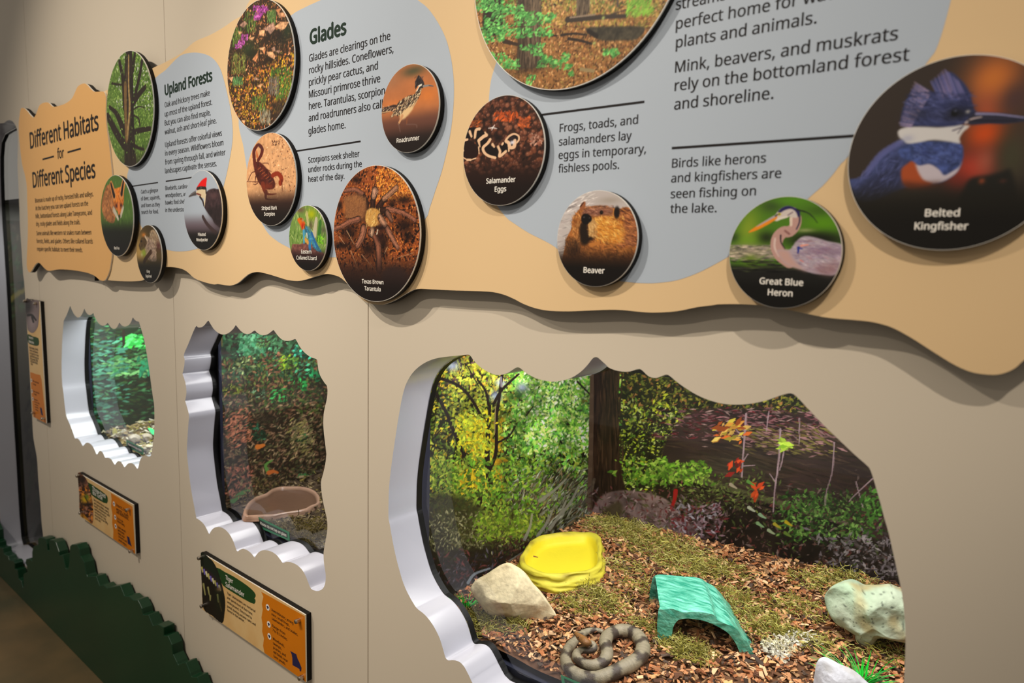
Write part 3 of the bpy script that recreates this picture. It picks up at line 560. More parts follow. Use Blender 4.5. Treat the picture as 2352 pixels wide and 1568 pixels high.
def tarantula(p):
    p.fill((150, 76, 34)); p.leaves((0, 0, 1093, 1568), 6500, 20, .6, [(206,112,44),(176,86,34),(120,58,28),(226,140,64),(70,34,20),(190,110,70)])
    p.leaves((0, 0, 1093, 1200), 700, 38, .55, [(36,18,12),(50,26,16)]); p.leaves((520, 80, 950, 420), 700, 22, .6, [(226,138,50),(236,156,70),(200,110,36)])
    for x, y, rx, ry in ((820,420,110,50),(830,700,120,110),(220,770,110,110),(150,920,140,50),(430,960,120,110),(600,900,60,140),(300,200,60,50),(870,830,60,60),(690,480,40,80),(120,480,40,60)): p.blob(x, y, rx, ry, (26,13,9), .9)
    lg = (142, 88, 66); dk = (58, 34, 26)
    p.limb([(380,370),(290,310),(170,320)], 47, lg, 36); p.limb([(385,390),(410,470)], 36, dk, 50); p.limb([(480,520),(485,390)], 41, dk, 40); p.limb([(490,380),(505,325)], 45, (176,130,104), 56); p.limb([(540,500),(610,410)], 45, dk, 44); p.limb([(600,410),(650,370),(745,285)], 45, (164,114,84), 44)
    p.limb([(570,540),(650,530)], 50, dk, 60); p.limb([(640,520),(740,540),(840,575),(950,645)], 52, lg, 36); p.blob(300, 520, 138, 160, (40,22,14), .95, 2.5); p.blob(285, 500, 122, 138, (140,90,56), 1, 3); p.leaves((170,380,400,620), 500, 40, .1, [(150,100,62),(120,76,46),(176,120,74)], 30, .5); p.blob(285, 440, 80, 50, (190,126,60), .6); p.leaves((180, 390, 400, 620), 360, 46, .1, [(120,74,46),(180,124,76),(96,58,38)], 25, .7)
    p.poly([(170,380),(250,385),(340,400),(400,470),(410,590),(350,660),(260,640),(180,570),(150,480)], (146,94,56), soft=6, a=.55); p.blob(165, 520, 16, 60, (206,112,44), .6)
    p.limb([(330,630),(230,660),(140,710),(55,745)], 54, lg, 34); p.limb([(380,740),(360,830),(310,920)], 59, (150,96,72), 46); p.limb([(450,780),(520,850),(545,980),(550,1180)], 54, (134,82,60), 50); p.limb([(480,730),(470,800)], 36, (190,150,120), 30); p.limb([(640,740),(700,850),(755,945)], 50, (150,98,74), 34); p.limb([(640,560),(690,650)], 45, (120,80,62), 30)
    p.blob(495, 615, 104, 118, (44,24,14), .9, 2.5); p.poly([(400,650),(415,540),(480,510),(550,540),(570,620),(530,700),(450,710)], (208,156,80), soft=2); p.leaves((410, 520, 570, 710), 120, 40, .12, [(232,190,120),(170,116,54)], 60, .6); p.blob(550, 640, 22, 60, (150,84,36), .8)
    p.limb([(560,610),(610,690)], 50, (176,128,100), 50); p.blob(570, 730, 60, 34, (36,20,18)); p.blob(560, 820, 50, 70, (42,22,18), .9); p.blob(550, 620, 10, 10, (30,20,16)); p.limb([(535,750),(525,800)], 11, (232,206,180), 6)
    for pts in ([(195,760),(275,905)],[(110,820),(170,900)],[(640,940),(610,1010)],[(760,1055),(930,1000)],[(360,1020),(560,1250)],[(240,980),(320,1180)]): p.stroke(pts, 9, (196,150,110), 5, al=.8)
    p.fade(.6, .8, (42, 25, 20), .9); p.blob(720, 1270, 150, 120, (46,32,30), .8, 3); p.fade(.76, .92, (25, 17, 15))
def roadrunner(p):
    p.fill((184, 112, 66)); p.blob(600, 160, 230, 100, (84,78,52)); p.blob(240, 330, 200, 160, (164,112,78), .8); p.blob(850, 540, 220, 160, (206,118,54)); p.blob(250, 700, 240, 70, (206,120,62), .8); p.mott(40, .05); p.fade(.48, .66, (104, 64, 50)); p.fade(.64, .86, (44, 30, 26))
    p.poly([(60,790),(180,745),(290,715),(330,740),(240,820),(70,860)], (62,46,40)); p.stroke([(70,850),(230,820)], 14, (214,170,120)); p.leaves((80, 740, 290, 840), 40, 40, .3, [(190,160,130),(120,90,70)], 15)
    p.poly([(230,915),(290,810),(350,690),(440,615),(540,570),(630,540),(650,470),(700,440),(745,450),(720,520),(690,600),(640,700),(580,790),(520,860),(450,900),(380,900),(300,890)], (196,160,118))
    p.poly([(380,900),(450,800),(560,740),(600,770),(530,870),(460,940),(390,960)], (226,190,138), soft=4)
    p.leaves((220, 450, 740, 920), 900, 62, .26, [(56,42,36),(40,30,28),(80,58,46)], 48, .25, inside=[(230,915),(290,810),(350,690),(440,615),(540,570),(630,540),(650,470),(720,470),(690,600),(600,700),(480,780),(380,880),(300,890)])
    p.leaves((220, 450, 740, 920), 260, 50, .22, [(240,214,170),(225,190,150)], 48, .25, inside=[(230,915),(290,810),(350,690),(440,615),(540,570),(630,540),(650,470),(720,470),(690,600),(600,700),(480,780),(380,880),(300,890)])
    p.stroke([(420,900),(360,1030)], 40, (204,150,104), 26); p.stroke([(360,1030),(385,1160)], 22, (110,80,70), 14, al=.7); p.stroke([(500,930),(490,1030)], 26, (130,76,50), 20, al=.7); p.stroke([(490,1040),(640,1042),(660,1090)], 22, (110,78,68), 14, al=.7)
    p.poly([(640,470),(630,350),(660,280),(690,228),(740,290),(780,360),(770,430),(720,450),(660,480)], (40,34,34)); p.leaves((630,240,770,420), 60, 40, .2, [(90,80,80),(60,40,40)], 60)
    p.stroke([(660,470),(690,415),(740,385)], 34, (236,226,206), 24); p.stroke([(652,470),(680,420)], 22, (226,140,80), 20); p.blob(755, 385, 14, 14, (30,26,26)); p.stroke([(770,410),(860,398),(930,410)], 40, (140,132,126), 18); p.stroke([(860,402),(930,410)], 18, (80,72,72), 14); p.fade(.76, .92, (30, 22, 19))
def forest(p):
    p.fill((150, 104, 60)); p.leaves((-60, -1300, 2360, 100), 2600, 90, .5, [(110,150,64),(140,170,80),(90,124,50),(170,180,110),(130,110,60)])
    p.leaves((-60, -60, 2360, 1150), 8000, 34, .5, [(178,122,72),(136,88,48),(204,156,104),(96,64,38),(120,84,46),(66,44,28),(160,130,70)]); p.leaves((800, -100, 2300, 330), 700, 44, .5, [(170,140,70),(140,130,60),(190,150,90)])
    p.poly([(145,380),(155,-700),(400,-700),(385,420),(250,440)], (48,37,30), curve=False, mott=40); p.poly([(560,800),(575,400),(570,-800),(840,-800),(830,300),(850,560),(880,680),(900,790),(700,830)], (80,66,52), mott=40); p.leaves((570,-200,850,800), 300, 160, .08, [(58,46,36),(104,88,70),(120,100,80)], 90, .06); p.poly([(560,800),(575,400),(570,-800),(640,-800),(640,300),(620,800)], (46,36,28), soft=12, a=.7)
    p.poly([(1272,200),(1300,-700),(1450,-700),(1432,160),(1350,200)], (92,76,60), curve=False, mott=40); p.leaves((1280,-100,1440,190), 80, 120, .08, [(66,54,42),(120,104,84)], 88, .06); p.stroke([(1775,80),(1770,-300)], 24, (84,70,60))
    p.stroke([(1170,240),(1500,215),(1880,195)], 80, (58,48,40), 50); p.stroke([(1200,215),(1500,180)], 18, (150,130,110)); p.stroke([(1700,175),(1820,140),(1935,105)], 20, (60,50,44), 12); p.poly([(1385,360),(1450,330),(1600,325),(1800,320),(2100,330),(2000,480),(1800,490),(1600,495),(1480,450)], (62,56,44), mott=50); p.stroke([(1420,380),(1520,440)], 60, (34,26,22))
    p.stroke([(1090,430),(1240,410),(1400,425)], 34, (48,36,28), 26); p.stroke([(1180,470),(1350,500),(1460,535)], 40, (44,34,28), 30); p.stroke([(860,430),(1040,435)], 22, (52,38,28)); p.stroke([(400,500),(560,540)], 60, (60,44,32), 40)
    G = [(84,158,76),(104,182,92),(60,126,60),(124,196,104)]
    for x, y, rx, ry, n in ((270,60,120,90,60),(450,120,160,60,70),(300,300,120,110,60),(700,230,150,80,80),(250,420,140,80,60),(620,400,110,60,40),(880,380,90,60,30),(420,380,90,70,36),(800,600,70,70,26),(350,720,110,80,40),(470,780,100,60,34),(900,740,80,70,34),(660,580,60,30,14),(1040,780,50,60,16),(1170,810,40,30,10),(160,480,70,60,24),(720,960,50,60,14),(1690,640,80,40,26),(1140,690,40,60,16),(1210,890,30,30,8),(130,60,70,60,30),(960,220,60,60,20)):
        p.leaves((x-rx*1.15, y-ry, x+rx*1.15, y+ry), int(n*1.7), 50, .48, G, 12, .55)
    p.leaves((1880, 0, 2200, 180), 200, 60, .2, [(130,184,60),(104,160,50),(150,200,80)], 70); p.blob(1600, 220, 20, 22, (180,196,110)); p.blob(1490, 525, 22, 20, (170,186,110)); p.stroke([(1330,840),(1480,860)], 44, (150,130,90)); p.blob(700, 850, 300, 60, (50,38,28), .5)
def salamander(p):
    p.fill((50, 29, 21)); p.mott(16, .3); p.leaves((60, 40, 1220, 1100), 700, 50, .5, [(84,46,30),(60,34,24),(104,60,40),(34,20,15)])
    R = p.r
    for _ in range(330):
        x, y = R.uniform(100, 1180), R.uniform(80, 1090); c = R.choice([(96,52,36),(120,66,42),(80,44,32),(140,84,60)]); k = 24*R.uniform(.7, 1.3)
        p.blob(x, y, k, k, c, .9, 2); p.blob(x-5, y-7, 7, 7, (190,140,120), .7)
    p.leaves((500, 280, 800, 380), 60, 60, .5, [(190,84,34),(150,64,28)]); p.leaves((820, 340, 980, 480), 60, 50, .5, [(150,70,36),(176,84,40)]); p.leaves((140, 380, 330, 500), 50, 60, .3, [(160,80,36),(120,60,30)], 25); p.leaves((980,560,1160,720), 40, 50, .5, [(176,130,110),(140,84,64)])
    p.stroke([(60,640),(150,560),(280,560),(330,680),(430,790),(560,800),(660,730),(760,620)], 150, (24,14,13), 130); p.blob(540, 620, 90, 80, (22,13,12), .9); p.poly([(80,680),(180,660),(270,740),(270,860),(180,900),(80,880)], (34,16,12))
    C = (228, 186, 148)
    for pts, w, w2 in (([(165,535),(190,600)],34,24),([(300,497),(250,515),(235,610)],38,28),([(285,655),(350,600),(392,582)],40,44),([(392,582),(368,540)],36,14),([(285,655),(302,735)],34,14),([(440,640),(405,690),(345,750),(362,815),(420,860),(510,885)],34,34),([(545,735),(572,800),(566,865),(650,800)],30,34),([(612,690),(600,705)],24,24),([(655,640),(700,592),(760,565),(818,590),(825,640),(800,680)],26,20),([(650,660),(690,690),(705,745),(760,735),(770,660)],44,44),([(690,760),(690,790)],22,22),([(470,705),(495,740)],34,20),([(85,650),(135,640)],40,30),([(75,880),(150,915),(250,890)],14,14),([(130,912),(180,912)],30,26),([(70,760),(80,790)],24,20),([(285,740),(292,830)],14,12)): p.stroke(pts, w, C, w2)
    p.blob(735, 680, 34, 30, (225,222,232)); p.blob(735, 620, 40, 22, (50,40,44), .9)
    for d in ((30,-34),(-60,10),(60,14),(-10,34)): p.stroke([(472,480),(472+d[0],480+d[1])], 14, (236,226,220), 4)
    p.fade(.56, .76, (36, 20, 15)); p.fade(.72, .86, (25, 15, 12))
def beaver(p):
    p.fill((190, 180, 176)); p.leaves((100, 80, 700, 1100), 260, 130, .12, [(204,196,192),(170,158,156),(180,170,168),(214,206,200)], 8, .25); p.blob(900, 220, 200, 60, (160,148,136), .7)
    p.poly([(190,1150),(240,900),(260,780),(330,640),(350,500),(440,360),(500,330),(600,310),(760,295),(900,325),(1040,345),(1160,320),(1300,400),(1400,700),(1400,1500),(190,1500)], (150,90,44), mott=50)
    p.leaves((240, 340, 1340, 1250), 1500, 80, .12, [(176,108,52),(120,70,36),(196,126,62),(100,58,32)], 150, .5, inside=[(250,1100),(240,900),(330,640),(350,500),(440,380),(600,330),(900,340),(1160,340),(1300,420),(1340,700),(1300,1200)])
    p.leaves((1020, 340, 1330, 900), 420, 90, .14, [(160,98,64),(130,74,44),(190,120,70),(96,54,36)], 160, .3)
    p.poly([(650,500),(760,450),(860,450),(960,500),(1060,580),(1110,690),(1090,810),(980,850),(800,800),(690,700)], (214,142,54), soft=14); p.leaves((680, 460, 1100, 840), 420, 70, .12, [(232,166,78),(196,122,42),(180,106,40),(240,180,96)], 150, .4)
    p.poly([(480,420),(560,360),(700,320),(860,320),(960,360),(900,420),(760,440),(640,450)], (140,92,74), soft=8); p.leaves((500, 320, 960, 440), 140, 60, .14, [(170,120,96),(110,66,50)], 175, .3); p.leaves((340, 440, 470, 850), 140, 60, .14, [(214,150,84),(150,90,44)], 110, .4)
    p.stroke([(640,560),(620,720)], 110, (186,140,84), 80, sf=6); p.poly([(470,560),(560,560),(580,660),(600,740),(680,770),(600,830),(560,880),(480,860),(450,700)], (34,24,17), soft=6); p.poly([(478,480),(500,430),(560,415),(620,450),(635,510),(590,565),(540,580),(490,550)], (20,17,16)); p.stroke([(620,880),(740,850)], 70, (186,116,54), 40, sf=6, al=.8)
    p.leaves((590, 560, 720, 760), 160, 46, .12, [(206,160,100),(160,110,60),(226,184,120)], 110, .4); p.leaves((520, 300, 960, 360), 90, 50, .12, [(190,130,90),(90,56,40)], 170, .3); p.blob(520, 470, 14, 10, (90,84,84)); p.blob(600, 480, 10, 8, (80,74,74)); p.stroke([(965,345),(955,420),(975,490)], 20, (214,140,70), 12); p.leaves((240, 780, 460, 1000), 200, 60, .12, [(120,80,46),(60,38,24),(150,100,60)], 100, .4)
    p.blob(778, 398, 26, 32, (22,14,10), 1, 3); p.blob(785, 390, 5, 6, (120,100,90)); p.blob(1005, 400, 44, 90, (26,21,19), 1, 2.5); p.poly([(455,320),(490,260),(525,235),(545,260),(530,330),(480,370)], (150,90,56)); p.stroke([(470,310),(510,255)], 18, (70,40,28)); p.blob(360, 950, 130, 150, (40,26,18), .8)
    p.fade(.56, .74, (38, 24, 16), .9); p.fade(.7, .82, (20, 15, 12))
def heron(p):
    p.fill((78, 122, 30)); p.blob(620, 180, 170, 90, (58,82,34)); p.blob(330, 480, 160, 280, (128,152,40)); p.blob(1300, 400, 260, 110, (88,142,18)); p.blob(1250, 240, 200, 70, (60,92,24), .8); p.blob(900, 110, 260, 60, (84,140,28), .8); p.blob(180, 330, 80, 120, (84,128,50), .7)
    p.blob(1200, 620, 430, 120, (26,28,16), 1, 1.5); p.blob(560, 590, 130, 90, (34,42,20), .9); p.blob(130, 590, 90, 70, (46,66,28), .9); p.blob(1060, 495, 130, 26, (170,170,120), .7); p.blob(330, 620, 120, 60, (110,150,40), .8); p.blob(350, 770, 400, 95, (158,144,128), .95, 1.5)
    p.leaves((90, 690, 650, 880), 200, 90, .12, [(180,164,146),(120,112,104),(90,90,70),(190,170,150)], 0, .1); p.blob(360, 860, 100, 60, (104,130,40), .8); p.fade(.585, .66, (28, 27, 24)); p.blob(370, 930, 100, 60, (90,118,32), .8); p.leaves((100, 880, 800, 1050), 50, 160, .1, [(40,40,34),(60,66,40),(18,18,16)], 0, .06)
    N = (190, 148, 138); p.stroke([(900,250),(950,340),(930,440),(860,510),(780,520),(710,590),(692,700),(740,810),(860,900)], 118, N, 170); p.stroke([(880,340),(880,430)], 40, (226,202,184), 30); p.stroke([(672,600),(668,720),(720,830)], 26, (222,196,186), al=.7); p.stroke([(985,260),(990,380),(950,480)], 22, (46,46,72), 18); p.stroke([(745,560),(750,650),(800,735)], 24, (60,44,50), 14); p.stroke([(800,500),(860,545)], 30, (130,84,80), al=.5)
    p.poly([(700,760),(800,745),(870,738),(930,660),(1000,592),(1080,570),(1200,590),(1350,635),(1560,690),(1560,850),(1490,1010),(1440,1075),(1300,1070),(1150,1050),(1000,1000),(850,950),(760,880)], (176,160,172), soft=2)
    p.poly([(700,760),(840,760),(900,860),(1000,960),(1100,1040),(1000,1000),(850,950),(760,880)], (196,156,146), soft=8); p.leaves((880, 600, 1530, 1050), 420, 80, .16, [(192,178,186),(150,128,150),(130,108,140),(200,186,190),(170,130,140)], -14, .25, al=.45, inside=[(900,760),(950,670),(1010,610),(1080,590),(1200,608),(1350,655),(1560,710),(1560,850),(1480,990),(1430,1050),(1300,1050),(1150,1030),(1020,960),(930,860)]); p.poly([(1050,740),(1250,730),(1530,740),(1530,800),(1250,800),(1090,790)], (120,90,116), soft=14, a=.7); p.poly([(1150,980),(1300,940),(1500,900),(1480,1010),(1440,1075),(1300,1070)], (150,110,112), soft=14, a=.7)
    p.stroke([(975,720),(970,790)], 40, (56,62,140), 20); p.stroke([(985,725),(1030,735)], 24, (56,62,140), 10); p.stroke([(1010,695),(1100,680)], 26, (236,156,136), 14); p.stroke([(1000,880),(1040,905)], 16, (220,130,120), 10)
    p.poly([(650,340),(720,240),(790,190),(860,182),(940,215),(965,270),(960,330),(900,330),(850,320),(760,348),(690,378)], (208,194,186)); p.stroke([(700,350),(830,320)], 36, (226,214,200), 20); p.poly([(710,255),(770,200),(850,178),(930,205),(990,240),(975,330),(940,255),(880,218),(800,235),(745,265)], (42,38,86)); p.stroke([(960,230),(1080,262),(1160,320),(1222,400)], 22, (30,34,28), 8); p.stroke([(840,300),(900,260)], 18, (130,110,120), al=.7)
    p.poly([(330,516),(400,462),(500,398),(620,335),(690,310),(700,340),(640,385),(560,432),(440,492),(350,522)], (236,140,32)); p.poly([(430,445),(560,362),(660,305),(695,315),(600,365),(460,440)], (176,164,170)); p.blob(728, 288, 24, 18, (206,186,50), 1, 3); p.blob(728, 286, 9, 9, (20,20,18), 1, 3); p.stroke([(680,310),(705,290)], 18, (50,46,60))
    p.fade(.7, .84, (17, 15, 12))
def kingfisher(p):
    p.fill((54, 45, 39)); p.blob(1130, 230, 260, 260, (190,104,50)); p.blob(1110, 250, 130, 120, (204,120,46), .7); p.blob(1050, 470, 150, 170, (176,86,58), .8); p.blob(1060, 645, 180, 140, (206,78,24)); p.blob(1290, 380, 130, 130, (78,54,54), .9); p.blob(960, 900, 200, 160, (172,58,40)); p.blob(1060, 850, 90, 110, (176,92,70), .7); p.blob(1270, 800, 150, 220, (66,64,46)); p.blob(1500, 500, 200, 300, (80,60,50)); p.blob(850, 1000, 100, 80, (120,44,34), .7)
    p.poly([(870,1200),(900,1050),(940,985),(1000,965),(1080,955),(1180,930),(1255,925),(1270,1200)], (34,32,28), soft=6); p.blob(1030, 1000, 26, 24, (150,70,40)); p.blob(1190, 1000, 30, 18, (90,50,40), .7)
    p.poly([(30,990),(120,972),(190,890),(270,795),(350,735),(430,690),(520,690),(640,700),(760,700),(860,710),(888,770),(885,840),(860,910),(800,970),(700,1020),(560,1040),(420,1060),(300,1110),(200,1150),(110,1150),(60,1080)], (62,70,112), mott=60, soft=2); p.poly([(100,1060),(250,940),(430,900),(430,1060),(300,1120),(140,1160)], (44,46,70), soft=14, a=.8); p.stroke([(150,960),(270,800),(420,705)], 50, (92,96,150), 40, al=.7, sf=8); p.leaves((60, 700, 560, 1120), 420, 54, .12, [(86,92,140),(50,54,90),(70,78,124)], 48, .3, .6, inside=[(60,1010),(200,900),(290,800),(440,705),(560,720),(480,820),(430,920),(410,1030),(300,1090),(120,1130)])
    p.poly([(515,860),(560,880),(640,870),(700,905),(745,935),(800,920),(850,880),(880,850),(850,925),(790,975),(720,1008),(640,1018),(575,990),(535,930)], (196,184,192), soft=2); p.poly([(425,910),(480,862),(525,826),(530,870),(550,930),(590,990),(660,1020),(580,1045),(480,1050),(430,1000)], (168,76,38), soft=3); p.poly([(430,1000),(560,1020),(720,1010),(640,1060),(480,1070)], (96,48,30), soft=8, a=.8)
    p.poly([(400,775),(470,720),(640,700),(860,715),(888,800),(860,890),(800,930),(745,955),(700,900),(630,868),(560,880),(505,850),(440,830)], (66,80,134), soft=2, mott=40); p.leaves((520, 720, 870, 860), 240, 40, .14, [(86,100,156),(48,56,100)], -35, .4, .6)
    p.poly([(400,620),(470,592),(600,590),(720,595),(830,572),(900,578),(940,585),(890,630),(862,680),(866,716),(780,702),(660,690),(560,708),(470,716),(440,690),(408,670)], (210,206,204), soft=2); p.blob(470, 680, 50, 30, (170,170,190), .7); p.stroke([(810,620),(890,590)], 10, (90,80,100)); p.stroke([(850,640),(880,600)], 8, (110,100,110))
    p.poly([(425,585),(420,520),(440,440),(475,360),(510,300),(545,268),(620,305),(690,335),(665,250),(720,205),(790,175),(850,215),(905,270),(945,345),(962,425),(980,470),(995,510),(940,545),(880,572),(800,588),(700,590),(560,586)], (52,58,98), soft=2)
    for i in range(46): t = i/45; x, y = 425+t*120, 585-t*310; p.stroke([(x+70+30*t, y+10+50*t), (x-8-22*p.r.random(), y-4-20*t)], 9, [(196,170,190),(116,112,160),(150,130,160)][i % 3], 3, al=.75)
    for i in range(60): t = p.r.random(); x, y = 650+t*230, 250+abs(t-.5)*60; L = p.r.uniform(60, 140); p.stroke([(x+L*.5, y+L), (x-16, y-70*(1-abs(t-.5)*2)-26)], 11, [(104,104,160),(140,124,164),(74,80,126)][i % 3], 3, al=.7)
    p.leaves((470, 330, 940, 560), 260, 70, .12, [(70,76,122),(40,44,76),(86,92,140)], 160, .3, .6); p.blob(860, 485, 110, 60, (24,24,30), .9); p.blob(560, 500, 110, 50, (42,44,64), .6); p.blob(825, 487, 26, 26, (14,14,16), 1, 3); p.blob(832, 470, 12, 8, (90,96,120)); p.blob(925, 476, 18, 13, (206,200,186), .9); p.blob(900, 400, 60, 90, (40,44,80), .5)
    p.poly([(975,478),(1080,480),(1200,488),(1346,512),(1400,530),(1346,552),(1200,570),(1080,568),(960,578),(905,566),(930,520)], (46,46,62), curve=False); p.stroke([(990,492),(1150,496),(1350,520)], 18, (136,132,168), 10); p.stroke([(910,560),(960,530),(1030,516)], 16, (176,160,160), 8); p.stroke([(930,545),(1300,545)], 10, (24,24,34), 6)
    p.blob(480, 1110, 160, 50, (60,54,44), .7); p.fade(.6, .78, (27, 24, 18)); p.fade(.74, .86, (20, 17, 13))
DISCS = [
 ('tree', (-2.4951, .4506, .1834), tree, (5.407, 240, 105), 150, 'round photo disc of a spreading oak trunk, above the fox disc', []),
 ('fox', (-2.6334, .1074, .1389), fox, (7.47, 225, 390), 120, 'round photo disc of a red fox overlapping the title panel edge', [('Red Fox', (262.2, 572.3), (274.5, 572.7))]),
 ('squirrel', (-2.3854, -.0201, .0939), squirrel, (10.118, 305, 505), 90, 'smallest left round photo disc showing a grey squirrel', [('Gray', (337, 625.6), (344.5, 626)), ('Squirrel', (334.6, 636.4), (348, 637.2))]),
 ('wood', (-2.0169, .1121, .1144), woodpecker, (7.47, 415, 380), 130, 'round photo disc of a red-crested pileated woodpecker', [('Pileated', (454.9, 541.7), (472.3, 541.3)), ('Woodpecker', (450.9, 553.8), (477.5, 553.6))]),
 ('rock', (-1.6967, .4695, .1599), rocks, (5.058, 510, 0), 190, 'round photo disc of a rocky flowering hillside left of Glades text', []),
 ('scorp', (-1.6523, .182, .1169), scorpion, (6.671, 560, 295), 150, 'round photo disc of a striped bark scorpion on sand', [('Striped Bark', (601.2, 481.8), (636, 481.3)), ('Scorpion', (606.5, 495.2), (630.8, 495.6))]),
 ('liz', (-1.4909, .0333, .0791), lizard, (9.504, 655, 465), 110, 'small round photo disc of a blue collared lizard', [('Eastern', (691.8, 581.6), (715.2, 582)), ('Collared Lizard', (680.8, 595.5), (726.9, 597))]),
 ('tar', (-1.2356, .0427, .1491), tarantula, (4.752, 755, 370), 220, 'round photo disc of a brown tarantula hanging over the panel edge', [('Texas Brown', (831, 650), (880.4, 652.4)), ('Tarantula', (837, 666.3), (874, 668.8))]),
 ('road', (-1.1233, .299, .0882), roadrunner, (7.127, 865, 140), 160, 'round photo disc of a streaked roadrunner on orange ground', [('Roadrunner', (911, 328), (962.8, 320.3))]),
 ('forest', (-.7268, .5058, .2184), forest, (5.227, 1080, 0), 300, 'largest round photo disc, leafy forest floor with tree trunks, cut by top edge', []),
 ('sal', (-.8671, .1947, .0993), salamander, (5.809, 1050, 210), 190, 'round photo disc of dark salamander eggs with cream-patterned salamander', [('Salamander', (1116.8, 421.4), (1183.4, 417.4)), ('Eggs', (1136, 440.3), (1162, 438.8))]),
 ('bea', (-.6536, .0341, .0803), beaver, (6.4, 1260, 425), 190, 'round photo disc of a brown beaver face', [('Beaver', (1340, 626), (1387.7, 627.7))]),
 ('her', (-.3412, .0157, .0778), heron, (5.6, 1660, 440), 220, 'round photo disc of a great blue heron by green water', [('Great Blue', (1744, 651.6), (1843.6, 656.4)), ('Heron', (1763, 677.5), (1819, 680.7))]),
 ('king', (-.1503, .1366, .1147), kingfisher, (3.267, 1940, 110), 280, 'large round photo disc of a blue crested kingfisher, right edge of view', [('Belted', (2123.7, 497), (2202.6, 497)), ('Kingfisher', (2099.8, 527), (2222, 528.4))]),
]
DISC_GAIN = 1.0
for i, (nm, (cu, cv, cr), fn, zm, n, lab, cap) in enumerate(DISCS):
    yb = YL-.0006 if nm in ('fox',) else YP-.0009
    yf = yb-.0135; dd = yf-CAM[1]; cx, cz, r = cu*dd, CAM[2]+cv*dd, cr*dd
    t = thing_at('photo_disc', lab, 'photo disc', (cx, yb, cz), 'round photo discs on the display panel')
    v, f = cyl_geo(cx, cz, r, yf+.0032, yb); obj('disc_core', v, f, M_black, t)
    v, f = cyl_geo(cx, cz, r, yf+.0003, yf+.0031); obj('disc_rim', v, f, M_white, t)
    N = int(min(640, max(260, n*2.4)))
    def fnmap(p, cx=cx, cz=cz, r=r, yf=yf, N=N):
        P = on_y(p, yf); return np.stack([(P[:, 0]-cx)/r*N/2+N/2, (cz-P[:, 2])/r*N/2+N/2], 1)
    e = fnmap(np.array([[0, 0], [0, 1.0]])+project([(cx, yf, cz)])); k = np.linalg.norm(e[1]-e[0])
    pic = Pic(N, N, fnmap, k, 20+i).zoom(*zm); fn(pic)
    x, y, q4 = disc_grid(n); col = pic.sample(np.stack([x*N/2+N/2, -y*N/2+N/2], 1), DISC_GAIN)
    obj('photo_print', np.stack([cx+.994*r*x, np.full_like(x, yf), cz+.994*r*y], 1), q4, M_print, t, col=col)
    if cap: lettering(cap, yf-.0006, t, M_cap, bold=.028, name='caption')

